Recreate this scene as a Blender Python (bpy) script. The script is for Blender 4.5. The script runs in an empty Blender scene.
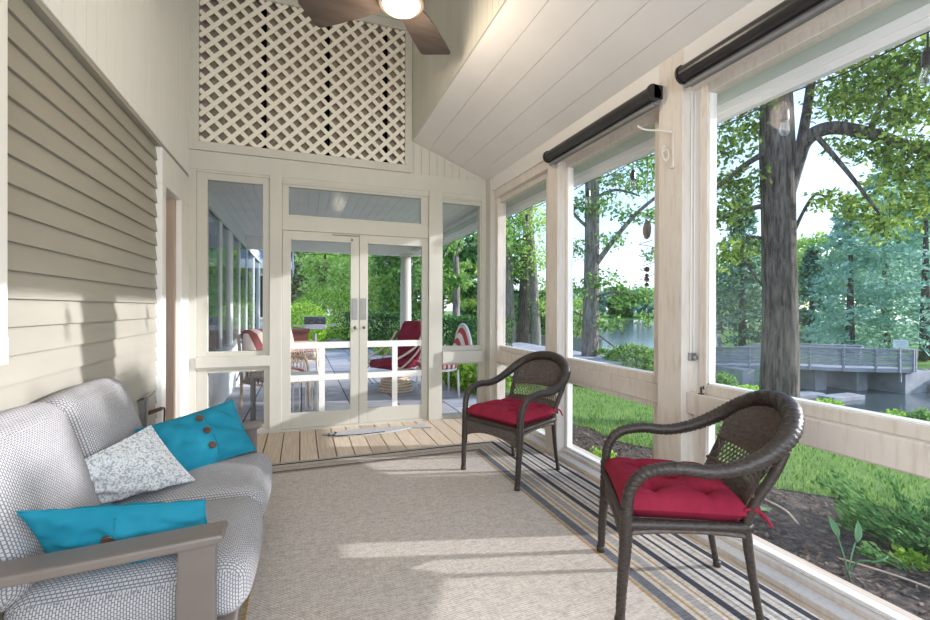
import bpy, math, random
import numpy as np
from mathutils import Vector, Matrix

S = bpy.context.scene
C = S.collection
rng = np.random.default_rng(7)
random.seed(7)
R = math.radians

# ------------------------------------------------------------------ camera
FPX = 447.475
YAW, PIT, ROL = R(20.0606), R(-0.17324), R(0.2155)
_sy, _cy = math.sin(YAW), math.cos(YAW)
_F = Vector((_sy, _cy, 0)); _R = Vector((_cy, -_sy, 0)); _U = Vector((0, 0, 1))
_fw = _F*math.cos(PIT) + _U*math.sin(PIT)
_u2 = _U*math.cos(PIT) - _F*math.sin(PIT)
_rt = _R*math.cos(ROL) + _u2*math.sin(ROL)
_up = _u2*math.cos(ROL) - _R*math.sin(ROL)
CAM = Vector((0, 0, 1.25))
cd = bpy.data.cameras.new('camera')
cam = bpy.data.objects.new('camera', cd); C.objects.link(cam)
cd.sensor_fit = 'HORIZONTAL'; cd.sensor_width = 36; cd.lens = 36*FPX/930
cd.clip_start = 0.05; cd.clip_end = 2000
M4 = Matrix(((_rt.x, _up.x, -_fw.x, 0), (_rt.y, _up.y, -_fw.y, 0), (_rt.z, _up.z, -_fw.z, 1.25), (0, 0, 0, 1)))
cam.matrix_world = M4
S.camera = cam

# ------------------------------------------------------------------ light
SUN_DIR = Vector((-1, .28, -.315)).normalized()
w = bpy.data.worlds.new('world'); S.world = w; w.use_nodes = True
nt = w.node_tree; nt.nodes.clear()
sky = nt.nodes.new('ShaderNodeTexSky'); sky.sky_type = 'NISHITA'; sky.sun_disc = False
sky.sun_elevation = R(18); sky.sun_rotation = math.atan2(1, -.28)
sky.air_density = 1.0; sky.dust_density = .6; sky.ozone_density = 2.5
mixw = nt.nodes.new('ShaderNodeMix'); mixw.data_type = 'RGBA'
mixw.inputs[0].default_value = .60
mul = nt.nodes.new('ShaderNodeVectorMath'); mul.operation = 'SCALE'; mul.inputs[3].default_value = 0.34
bg = nt.nodes.new('ShaderNodeBackground'); bg.inputs[1].default_value = 0.86
ow = nt.nodes.new('ShaderNodeOutputWorld')
nt.links.new(sky.outputs[0], mul.inputs[0])
nt.links.new(mul.outputs[0], mixw.inputs[6])
mixw.inputs[7].default_value = (.47, .64, .92, 1)
nt.links.new(mixw.outputs[2], bg.inputs[0]); nt.links.new(bg.outputs[0], ow.inputs[0])
sl = bpy.data.lights.new('sun', 'SUN'); sl.energy = 3.1; sl.angle = R(0.9); sl.color = (.985, .985, 1.0)
so = bpy.data.objects.new('sun', sl); C.objects.link(so)
so.rotation_euler = SUN_DIR.to_track_quat('-Z', 'Y').to_euler(); so.location = (8, -4, 5)
al = bpy.data.lights.new('rear_fill_light', 'AREA'); al.shape = 'RECTANGLE'; al.size = 2.6; al.size_y = 1.7; al.energy = 56; al.color = (.86, .93, 1)  # unseen fill lamp added behind the camera to brighten the interior
ao = bpy.data.objects.new('rear_fill_light', al); C.objects.link(ao); ao.location = (.5, -1.5, 1.6); ao.rotation_euler = (R(90), 0, 0)
S.view_settings.view_transform = 'Standard'; S.view_settings.look = 'None'
S.view_settings.gamma = 1; S.view_settings.use_curve_mapping = False
S.view_settings.exposure = 1.0
S.cycles.use_denoising = True
S.cycles.max_bounces = 10; S.cycles.diffuse_bounces = 6; S.cycles.transparent_max_bounces = 16
S.cycles.caustics_reflective = False; S.cycles.caustics_refractive = False
S.cycles.sample_clamp_indirect = 8

# ------------------------------------------------------------------ materials
def srgb(r, g, b):
    f = lambda c: (c/255/12.92) if c/255 <= .04045 else ((c/255+.055)/1.055)**2.4
    return (f(r), f(g), f(b), 1)

def base_mat(name):
    m = bpy.data.materials.new(name); m.use_nodes = True
    t = m.node_tree; b = t.nodes['Principled BSDF']
    return m, t, b
def N(t, kind, **kw):
    n = t.nodes.new(kind)
    for k, v in kw.items(): setattr(n, k, v)
    return n
def coords(t, kind='Object', scale=(1, 1, 1)):
    tc = N(t, 'ShaderNodeTexCoord'); mp = N(t, 'ShaderNodeMapping')
    mp.inputs['Scale'].default_value = scale
    t.links.new(tc.outputs[kind], mp.inputs[0]); return mp.outputs[0]
def ramp(t, src, stops, interp='LINEAR'):
    r = N(t, 'ShaderNodeValToRGB'); r.color_ramp.interpolation = interp
    e = r.color_ramp.elements
    while len(e) < len(stops): e.new(.5)
    for k, (p, c) in enumerate(stops): e[k].position = p; e[k].color = c
    t.links.new(src, r.inputs[0]); return r.outputs[0]
def noise(t, vec, scale, detail=4, rough=.55):
    n = N(t, 'ShaderNodeTexNoise'); n.inputs['Scale'].default_value = scale
    n.inputs['Detail'].default_value = detail; n.inputs['Roughness'].default_value = rough
    t.links.new(vec, n.inputs['Vector']); return n.outputs[0]
def bump(t, b, h, strength=.3, dist=.01):
    bp = N(t, 'ShaderNodeBump'); bp.inputs['Strength'].default_value = strength
    bp.inputs['Distance'].default_value = dist
    t.links.new(h, bp.inputs['Height']); t.links.new(bp.outputs[0], b.inputs['Normal'])
def noisy(name, c1, c2, scale=6, stretch=(1, 1, 1), rough=.6, bstr=.1, metal=0, detail=5, lo=.3, hi=.7, spec=.3):
    m, t, b = base_mat(name)
    v = coords(t, 'Object', stretch); n = noise(t, v, scale, detail)
    t.links.new(ramp(t, n, [(lo, c1), (hi, c2)]), b.inputs['Base Color'])
    b.inputs['Roughness'].default_value = rough; b.inputs['Metallic'].default_value = metal
    b.inputs['Specular IOR Level'].default_value = spec
    if bstr: bump(t, b, n, bstr)
    return m

M = {}
M['white'] = noisy('white_paint', srgb(234, 232, 228), srgb(240, 238, 235), 3, (1, 1, .3), .55, .03)
M['trim'] = noisy('greige_trim_paint', srgb(190, 186, 174), srgb(199, 195, 184), 3, (1, 1, .3), .5, .03)
M['ceil'] = noisy('ceiling_paint', srgb(216, 211, 206), srgb(223, 218, 213), 2, (1, 1, 1), .55, .02)
M['siding'] = noisy('siding_paint', srgb(153, 148, 137), srgb(163, 158, 147), 5, (1, .15, 1), .5, .08)
M['trim_white'] = noisy('white_casing_paint', srgb(228, 226, 222), srgb(236, 234, 230), 3, (1, 1, .3), .45, .02)

def worn(name):
    m, t, b = base_mat(name)
    v = coords(t, 'Object', (2, 2, .8)); n = noise(t, v, 2.2, 8, .65)
    v2 = coords(t, 'Object', (9, 9, 1.2)); n2 = noise(t, v2, 5, 5)
    c1 = ramp(t, n, [(.42, srgb(208, 198, 188)), (.62, srgb(214, 205, 195)), (.76, srgb(186, 160, 138))])
    mx = N(t, 'ShaderNodeMix', data_type='RGBA', blend_type='MULTIPLY'); mx.inputs[0].default_value = .5
    t.links.new(c1, mx.inputs[6]); t.links.new(ramp(t, n2, [(.25, srgb(215, 200, 180)), (.5, (1, 1, 1, 1))]), mx.inputs[7])
    t.links.new(mx.outputs[2], b.inputs['Base Color']); b.inputs['Roughness'].default_value = .6
    bump(t, b, n2, .06); return m
M['worn'] = worn('weathered_cream_paint')

def deckmat():
    m, t, b = base_mat('deck_wood')
    v = coords(t, 'Object', (6.7, .25, 1)); wn = N(t, 'ShaderNodeTexWhiteNoise', noise_dimensions='1D')
    sx = N(t, 'ShaderNodeSeparateXYZ'); t.links.new(v, sx.inputs[0])
    fl = N(t, 'ShaderNodeMath', operation='FLOOR'); t.links.new(sx.outputs[0], fl.inputs[0])
    t.links.new(fl.outputs[0], wn.inputs['W'])
    v2 = coords(t, 'Object', (40, 2, 1)); n = noise(t, v2, 1.6, 6)
    mx = N(t, 'ShaderNodeMix', data_type='RGBA', blend_type='MULTIPLY'); mx.inputs[0].default_value = 1
    t.links.new(ramp(t, n, [(.3, srgb(198, 176, 152)), (.7, srgb(222, 205, 184))]), mx.inputs[6])
    t.links.new(ramp(t, wn.outputs[0], [(0, (.78, .76, .74, 1)), (1, (1, 1, 1, 1))]), mx.inputs[7])
    t.links.new(mx.outputs[2], b.inputs['Base Color']); b.inputs['Roughness'].default_value = .65
    bump(t, b, n, .12, .004); return m
M['deck'] = deckmat()
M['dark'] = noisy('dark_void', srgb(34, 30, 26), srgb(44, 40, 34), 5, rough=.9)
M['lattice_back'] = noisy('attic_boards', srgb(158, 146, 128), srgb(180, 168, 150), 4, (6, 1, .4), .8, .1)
M['lattice'] = noisy('lattice_paint', srgb(226, 217, 200), srgb(232, 225, 210), 4, rough=.55, bstr=.02)

def glass(name, tint=(.98, .98, .99), refl=.06, milky=.03, fk=.012):
    m = bpy.data.materials.new(name); m.use_nodes = True; t = m.node_tree; t.nodes.clear()
    tr = N(t, 'ShaderNodeBsdfTransparent'); tr.inputs[0].default_value = (*tint, 1)
    gl = N(t, 'ShaderNodeBsdfGlossy'); gl.inputs['Roughness'].default_value = .02
    df = N(t, 'ShaderNodeBsdfDiffuse'); df.inputs[0].default_value = (.8, .82, .82, 1)
    lw = N(t, 'ShaderNodeLayerWeight'); lw.inputs[0].default_value = .35
    mm = N(t, 'ShaderNodeMath', operation='MULTIPLY_ADD'); mm.inputs[1].default_value = fk; mm.inputs[2].default_value = refl*.35
    t.links.new(lw.outputs['Fresnel'], mm.inputs[0])
    m1 = N(t, 'ShaderNodeMixShader'); t.links.new(mm.outputs[0], m1.inputs[0])
    t.links.new(tr.outputs[0], m1.inputs[1]); t.links.new(gl.outputs[0], m1.inputs[2])
    v = coords(t, 'Object'); n = noise(t, v, 1.6, 5, .6)
    sc = N(t, 'ShaderNodeMapRange'); sc.inputs[1].default_value = .5; sc.inputs[2].default_value = .85
    sc.inputs[3].default_value = milky*.4; sc.inputs[4].default_value = milky*3
    t.links.new(n, sc.inputs[0])
    m2 = N(t, 'ShaderNodeMixShader'); t.links.new(sc.outputs[0], m2.inputs[0])
    t.links.new(m1.outputs[0], m2.inputs[1]); t.links.new(df.outputs[0], m2.inputs[2])
    o = N(t, 'ShaderNodeOutputMaterial'); t.links.new(m2.outputs[0], o.inputs[0]); return m
M['glass'] = glass('window_glass', refl=0)
M['glass_clear'] = glass('clear_glass', milky=.006, refl=.003, fk=.02)

def rugmat():
    m, t, b = base_mat('rug_weave')
    tc = N(t, 'ShaderNodeTexCoord'); sx = N(t, 'ShaderNodeSeparateXYZ'); t.links.new(tc.outputs['Object'], sx.inputs[0])
    def mth(op, a, bb=None, c=None):
        n = N(t, 'ShaderNodeMath', operation=op)
        for i, q in enumerate((a, bb, c)):
            if q is None: continue
            if isinstance(q, (int, float)): n.inputs[i].default_value = q
            else: t.links.new(q, n.inputs[i])
        return n.outputs[0]
    ax = mth('ABSOLUTE', mth('SUBTRACT', sx.outputs[0], .6))
    d1 = mth('DIVIDE', mth('SUBTRACT', ax, .80), .57)
    d2 = mth('DIVIDE', mth('SUBTRACT', sx.outputs[1], 3.60), .46)
    d = mth('MAXIMUM', d1, d2)
    fld = srgb(208, 199, 189); tan = srgb(208, 198, 185); blu = srgb(118, 118, 124); nav = srgb(74, 76, 84); org = srgb(182, 152, 112); lt = srgb(218, 210, 200); gr = srgb(174, 168, 162)
    col = ramp(t, d, [(0, fld), (.01, org), (.04, gr), (.06, blu), (.15, tan), (.19, org), (.215, tan), (.25, gr), (.33, lt), (.36, org),
                      (.385, tan), (.43, nav), (.50, tan), (.53, gr), (.56, lt), (.60, nav), (.63, lt), (.68, gr), (.72, lt), (.75, nav), (.79, tan), (.84, gr), (.87, lt), (.90, nav), (.96, tan)], 'CONSTANT')
    wv = N(t, 'ShaderNodeTexWave', wave_type='BANDS', bands_direction='DIAGONAL'); wv.inputs['Scale'].default_value = 38
    wv.inputs['Distortion'].default_value = 1.2; wv.inputs['Detail'].default_value = 2
    t.links.new(tc.outputs['Object'], wv.inputs['Vector'])
    mpx = coords(t, 'Object', (1, 5, 1)); n1 = noise(t, mpx, 26, 3, .7)
    mpy = coords(t, 'Object', (5, 1, 1)); n3 = noise(t, mpy, 26, 3, .7)
    mx = N(t, 'ShaderNodeMix', data_type='RGBA', blend_type='MULTIPLY'); mx.inputs[0].default_value = 1
    t.links.new(col, mx.inputs[6]); t.links.new(ramp(t, n1, [(.3, (.66, .65, .64, 1)), (.62, (1.0, 1.0, 1.0, 1))]), mx.inputs[7])
    mx2 = N(t, 'ShaderNodeMix', data_type='RGBA', blend_type='MULTIPLY'); mx2.inputs[0].default_value = .8
    t.links.new(mx.outputs[2], mx2.inputs[6]); t.links.new(ramp(t, n3, [(.3, (.72, .71, .7, 1)), (.62, (1, 1, 1, 1))]), mx2.inputs[7])
    mx3 = N(t, 'ShaderNodeMix', data_type='RGBA', blend_type='MULTIPLY'); mx3.inputs[0].default_value = .55
    t.links.new(mx2.outputs[2], mx3.inputs[6]); t.links.new(ramp(t, wv.outputs[0], [(.2, (.72, .71, .7, 1)), (.6, (1.1, 1.1, 1.1, 1))]), mx3.inputs[7])
    t.links.new(mx3.outputs[2], b.inputs['Base Color']); b.inputs['Roughness'].default_value = .95
    b.inputs['Specular IOR Level'].default_value = .1
    bump(t, b, n1, .4, .004); return m
M['rug'] = rugmat()

def fabric():
    m, t, b = base_mat('sofa_dash_fabric')
    tc = N(t, 'ShaderNodeTexCoord'); sx = N(t, 'ShaderNodeSeparateXYZ'); t.links.new(tc.outputs['Object'], sx.inputs[0])
    sn = N(t, 'ShaderNodeSeparateXYZ'); t.links.new(tc.outputs['Normal'], sn.inputs[0])
    def mth(op, a, b_):
        q = N(t, 'ShaderNodeMath', operation=op)
        for i_, v_ in enumerate((a, b_)):
            if isinstance(v_, (int, float)): q.inputs[i_].default_value = v_
            else: t.links.new(v_, q.inputs[i_])
        return q.outputs[0]
    def pick(sel, a, b_):
        q = N(t, 'ShaderNodeMix', data_type='FLOAT'); t.links.new(sel, q.inputs[0]); t.links.new(b_, q.inputs[2]); t.links.new(a, q.inputs[3]); return q.outputs[0]
    zs = mth('GREATER_THAN', mth('ABSOLUTE', sn.outputs[2], 0), .62)
    ys = mth('GREATER_THAN', mth('ABSOLUTE', sn.outputs[1], 0), .72)
    cb = N(t, 'ShaderNodeCombineXYZ'); t.links.new(pick(ys, sx.outputs[0], sx.outputs[1]), cb.inputs[1]); t.links.new(pick(zs, sx.outputs[0], sx.outputs[2]), cb.inputs[0])
    br = N(t, 'ShaderNodeTexBrick'); br.offset = .5
    br.inputs['Scale'].default_value = 1; br.inputs['Brick Width'].default_value = .0125; br.inputs['Row Height'].default_value = .0078
    br.inputs['Mortar Size'].default_value = .0016; br.inputs['Mortar Smooth'].default_value = .3
    br.inputs['Color1'].default_value = srgb(186, 183, 182); br.inputs['Color2'].default_value = srgb(174, 172, 171); br.inputs['Mortar'].default_value = srgb(112, 111, 117)
    t.links.new(cb.outputs[0], br.inputs['Vector'])
    t.links.new(br.outputs[0], b.inputs['Base Color']); b.inputs['Roughness'].default_value = .9
    b.inputs['Specular IOR Level'].default_value = .15
    bump(t, b, br.outputs[1], -.3, .003); return m
M['fabric'] = fabric()
M['taupe'] = noisy('taupe_metal', srgb(112, 102, 96), srgb(120, 110, 104), 5, rough=.35, bstr=.01, spec=.5)
M['turq'] = noisy('turquoise_cotton', srgb(24, 116, 140), srgb(38, 132, 154), 7, rough=.8, bstr=.15, spec=.15)
M['button'] = noisy('brown_button', srgb(72, 48, 38), srgb(98, 66, 52), 30, rough=.4, bstr=.1)
def speckle():
    m, t, b = base_mat('leaf_speckle_fabric'); v = coords(t, 'Object')
    vo = N(t, 'ShaderNodeTexVoronoi'); vo.inputs['Scale'].default_value = 130; t.links.new(v, vo.inputs['Vector'])
    n = noise(t, v, 60, 3)
    ad = N(t, 'ShaderNodeMath', operation='MULTIPLY'); t.links.new(vo.outputs[0], ad.inputs[0]); t.links.new(n, ad.inputs[1])
    t.links.new(ramp(t, ad.outputs[0], [(.10, srgb(214, 214, 213)), (.26, srgb(196, 197, 198)), (.36, srgb(150, 156, 162))]), b.inputs['Base Color'])
    b.inputs['Roughness'].default_value = .9; return m
M['speckle'] = speckle()
M['wicker'] = noisy('brown_wicker', srgb(36, 30, 27), srgb(72, 62, 55), 60, (1, 1, 3), .42, .25, spec=.45)
M['wicker_weave'] = noisy('brown_wicker_strands', srgb(62, 52, 47), srgb(104, 91, 83), 50, (1, 1, 2), .5, .2, spec=.4)
M['red'] = noisy('red_cushion_fabric', srgb(128, 30, 52), srgb(146, 40, 62), 9, rough=.85, bstr=.08, spec=.15)
M['black'] = noisy('black_vinyl', srgb(34, 32, 32), srgb(46, 44, 44), 6, rough=.3, bstr=.01, spec=.5)
M['shade_grey'] = noisy('grey_shade_cloth', srgb(112, 110, 110), srgb(130, 128, 128), 20, (1, .2, 1), .5, .05)
M['fan_blade'] = noisy('walnut_blade', srgb(60, 51, 46), srgb(76, 66, 60), 4, (1, 6, 1), .5, .04)
M['bronze'] = noisy('bronze_metal', srgb(92, 80, 72), srgb(108, 96, 86), 4, rough=.4, bstr=.01, metal=.4)
M['grey_metal'] = noisy('grey_plate', srgb(126, 124, 122), srgb(140, 138, 136), 8, rough=.4, bstr=.02, metal=.3)
M['steel'] = noisy('steel', srgb(150, 150, 150), srgb(172, 172, 172), 8, rough=.3, bstr=.01, metal=.8)
M['matgrey'] = noisy('grey_doormat', srgb(168, 167, 168), srgb(190, 189, 190), 40, rough=.95, bstr=.2)
M['matdark'] = noisy('doormat_print', srgb(58, 56, 56), srgb(76, 74, 74), 40, rough=.95, bstr=.2)
M['jamb'] = noisy('brown_jamb', srgb(176, 156, 142), srgb(192, 172, 158), 5, (4, 4, .4), .6, .08)
M['vinyl'] = noisy('white_vinyl', srgb(228, 230, 232), srgb(236, 238, 240), 3, rough=.4, bstr=.01)
M['soffit'] = noisy('soffit_paint', srgb(178, 188, 176), srgb(190, 198, 188), 3, rough=.6, bstr=.02)
def emis(name, col, st):
    m, t, b = base_mat(name); b.inputs['Base Color'].default_value = col
    b.inputs['Emission Color'].default_value = col; b.inputs['Emission Strength'].default_value = st; return m
M['lamp'] = emis('lit_frosted_glass', (1, .88, .66, 1), .5)
M['bulb'] = glass('bulb_glass', (.86, .88, .88), .3, .05, .3)
M['reflecting_glass'] = glass('reflecting_glass', (.9, .93, .92), 0, .004, .9)
def bark(name, a, c, sc=1):
    m, t, b = base_mat(name); v = coords(t, 'Object', (9*sc, 9*sc, 1.3*sc)); n = noise(t, v, 2.4, 8, .7)
    t.links.new(ramp(t, n, [(.38, a), (.62, c)]), b.inputs['Base Color']); b.inputs['Roughness'].default_value = .95
    b.inputs['Specular IOR Level'].default_value = .1
    bump(t, b, n, 1.0, .05); return m
M['bark'] = bark('oak_bark', srgb(66, 60, 56), srgb(134, 124, 116))
M['bark_grey'] = bark('grey_bark', srgb(98, 92, 88), srgb(160, 152, 146))
def leaf(name, a, c, tr=.35, sc=1.5, dk=.38):
    m = bpy.data.materials.new(name); m.use_nodes = True; t = m.node_tree; t.nodes.clear()
    v = coords(t, 'Object'); n = noise(t, v, sc, 3)
    ge = N(t, 'ShaderNodeNewGeometry')
    ad = N(t, 'ShaderNodeMath', operation='MULTIPLY_ADD'); ad.inputs[1].default_value = .55
    t.links.new(ge.outputs['Random Per Island'], ad.inputs[0])
    hf = N(t, 'ShaderNodeMath', operation='MULTIPLY'); hf.inputs[1].default_value = .48; t.links.new(n, hf.inputs[0]); t.links.new(hf.outputs[0], ad.inputs[2])
    col = ramp(t, ad.outputs[0], [(.14, tuple(q*dk for q in a[:3])+(1,)), (.42, a), (.78, c)])  # darkest stop puts shade contrast between leaves into their colour
    d = N(t, 'ShaderNodeBsdfDiffuse'); tl = N(t, 'ShaderNodeBsdfTranslucent'); mx = N(t, 'ShaderNodeMixShader'); mx.inputs[0].default_value = tr
    t.links.new(col, d.inputs[0]); t.links.new(col, tl.inputs[0])
    t.links.new(d.outputs[0], mx.inputs[1]); t.links.new(tl.outputs[0], mx.inputs[2])
    o = N(t, 'ShaderNodeOutputMaterial'); t.links.new(mx.outputs[0], o.inputs[0]); return m
M['leaf_oak'] = leaf('oak_leaf', srgb(112, 142, 66), srgb(190, 210, 112), .45)
M['leaf_mid'] = leaf('mid_green_leaf', srgb(108, 150, 80), srgb(174, 206, 118), .45, dk=.5)
M['leaf_dark'] = leaf('dark_green_leaf', srgb(70, 112, 62), srgb(122, 160, 92), .3)
M['leaf_bright'] = leaf('bright_green_leaf', srgb(140, 186, 66), srgb(206, 236, 112), .45, 4, dk=.5)
M['leaf_lime'] = leaf('lime_leaf', srgb(172, 204, 100), srgb(228, 242, 156), .55, dk=.85)  # darkest tone lifted in place of haze over far trees
M['needle'] = leaf('blue_green_needle', srgb(152, 194, 170), srgb(208, 232, 216), .55, dk=.85)  # needle tones paled to stand in for distance haze
M['needle_dark'] = leaf('dark_needle', srgb(98, 138, 112), srgb(176, 206, 178), .45, dk=.6)
M['juniper'] = leaf('juniper_needle', srgb(92, 142, 78), srgb(154, 192, 116), .3, 4)
M['leaf_olive'] = leaf('olive_leaf', srgb(128, 136, 92), srgb(182, 186, 130), .35)
M['sprout'] = leaf('seedling_leaf', srgb(110, 160, 110), srgb(160, 200, 150), .3, 8)
M['grassblade'] = leaf('grass_blade', srgb(116, 150, 76), srgb(160, 188, 108), .35, 2)
def mulch():
    m, t, b = base_mat('mulch_ground'); v = coords(t, 'Object', (1, 1, 1)); n = noise(t, v, 14, 8, .75)
    n2 = noise(t, v, 2, 3)
    t.links.new(ramp(t, n, [(.40, srgb(48, 40, 38)), (.56, srgb(100, 86, 76)), (.72, srgb(168, 146, 124))]), b.inputs['Base Color'])
    b.inputs['Roughness'].default_value = 1; bump(t, b, n, 1, .04); return m
M['mulch'] = mulch()
M['chip'] = noisy('bark_chip', srgb(58, 46, 40), srgb(150, 126, 104), 9, rough=.95, bstr=0, lo=.35, hi=.68)
def lawn():
    m, t, b = base_mat('lawn_turf'); v = coords(t, 'Object'); n = noise(t, v, 40, 6, .7); n2 = noise(t, v, .9, 4)
    mx = N(t, 'ShaderNodeMix', data_type='RGBA'); t.links.new(n, mx.inputs[0])
    t.links.new(ramp(t, n2, [(.3, srgb(104, 132, 70)), (.7, srgb(126, 154, 84))]), mx.inputs[6]); mx.inputs[7].default_value = srgb(148, 176, 104)
    t.links.new(mx.outputs[2], b.inputs['Base Color']); b.inputs['Roughness'].default_value = 1
    b.inputs['Specular IOR Level'].default_value = .05
    bump(t, b, n, .8, .03); return m
M['lawn'] = lawn()
def water():
    m, t, b = base_mat('lake_water'); v = coords(t, 'Object', (1, 1, 1)); n = noise(t, v, 1.3, 4)
    b.inputs['Base Color'].default_value = srgb(84, 96, 96); b.inputs['Roughness'].default_value = .12
    b.inputs['Specular IOR Level'].default_value = .7
    bump(t, b, n, .35, .06); return m
M['water'] = water()
def pavers():
    m, t, b = base_mat('slate_pavers'); v = coords(t, 'Object')
    br = N(t, 'ShaderNodeTexBrick'); br.inputs['Scale'].default_value = 1; br.inputs['Brick Width'].default_value = .62; br.inputs['Row Height'].default_value = .62
    br.inputs['Mortar Size'].default_value = .009; br.inputs['Color1'].default_value = srgb(176, 174, 182); br.inputs['Color2'].default_value = srgb(200, 197, 198); br.inputs['Mortar'].default_value = srgb(70, 66, 66)
    mp = N(t, 'ShaderNodeMapping'); mp.inputs['Rotation'].default_value = (0, 0, R(90)); t.links.new(v, mp.inputs[0])
    t.links.new(mp.outputs[0], br.inputs['Vector']); n = noise(t, v, 5, 6)
    mx = N(t, 'ShaderNodeMix', data_type='RGBA', blend_type='MULTIPLY'); mx.inputs[0].default_value = 1
    t.links.new(br.outputs[0], mx.inputs[6]); t.links.new(ramp(t, n, [(.3, (.78, .77, .77, 1)), (.7, (1, 1, 1, 1))]), mx.inputs[7])
    t.links.new(mx.outputs[2], b.inputs['Base Color']); b.inputs['Roughness'].default_value = .75
    bump(t, b, br.outputs[1], -.4, .006); return m
M['paver'] = pavers()
M['stone'] = noisy('fieldstone', srgb(112, 106, 100), srgb(170, 162, 152), 3, rough=.9, bstr=.5)
M['concrete'] = noisy('concrete', srgb(140, 140, 142), srgb(172, 172, 172), 2, rough=.9, bstr=.1)
M['grey_wood'] = noisy('weathered_grey_wood', srgb(138, 138, 146), srgb(178, 178, 184), 3, (1, 1, 8), .85, .1)
M['brick'] = noisy('brown_brick', srgb(112, 66, 56), srgb(138, 86, 72), 8, rough=.9, bstr=.2)
M['rattan'] = noisy('pale_rattan', srgb(206, 182, 156), srgb(228, 208, 184), 20, rough=.5, bstr=.05)
M['white_wicker'] = noisy('white_wicker', srgb(228, 224, 216), srgb(238, 234, 228), 20, rough=.5, bstr=.05)
def striped(name, a, c, sc, axis):
    m, t, b = base_mat(name); wv = N(t, 'ShaderNodeTexWave', wave_type='BANDS', bands_direction=axis); wv.inputs['Scale'].default_value = sc
    t.links.new(coords(t, 'Object'), wv.inputs['Vector'])
    t.links.new(ramp(t, wv.outputs[0], [(0, a), (.5, c)], 'CONSTANT'), b.inputs['Base Color']); b.inputs['Roughness'].default_value = .9; return m
M['stripe_y'] = striped('red_striped_fabric', srgb(150, 84, 84), srgb(230, 214, 204), 2.6, 'Y')
M['stripe_x'] = striped('red_white_striped_fabric', srgb(190, 70, 76), srgb(238, 228, 222), 4.5, 'X')
M['house'] = noisy('grey_siding', srgb(186, 192, 200), srgb(200, 206, 212), 4, (.3, 1, 8), .7, .05)
M['roof'] = noisy('blue_grey_roof', srgb(110, 118, 140), srgb(136, 144, 164), 12, rough=.9, bstr=.2)
M['cord'] = noisy('brown_cord', srgb(84, 54, 44), srgb(98, 64, 52), 10, rough=.6, bstr=0)
M['sign'] = noisy('white_sign', srgb(226, 228, 228), srgb(236, 238, 238), 4, rough=.6, bstr=0)

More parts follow.
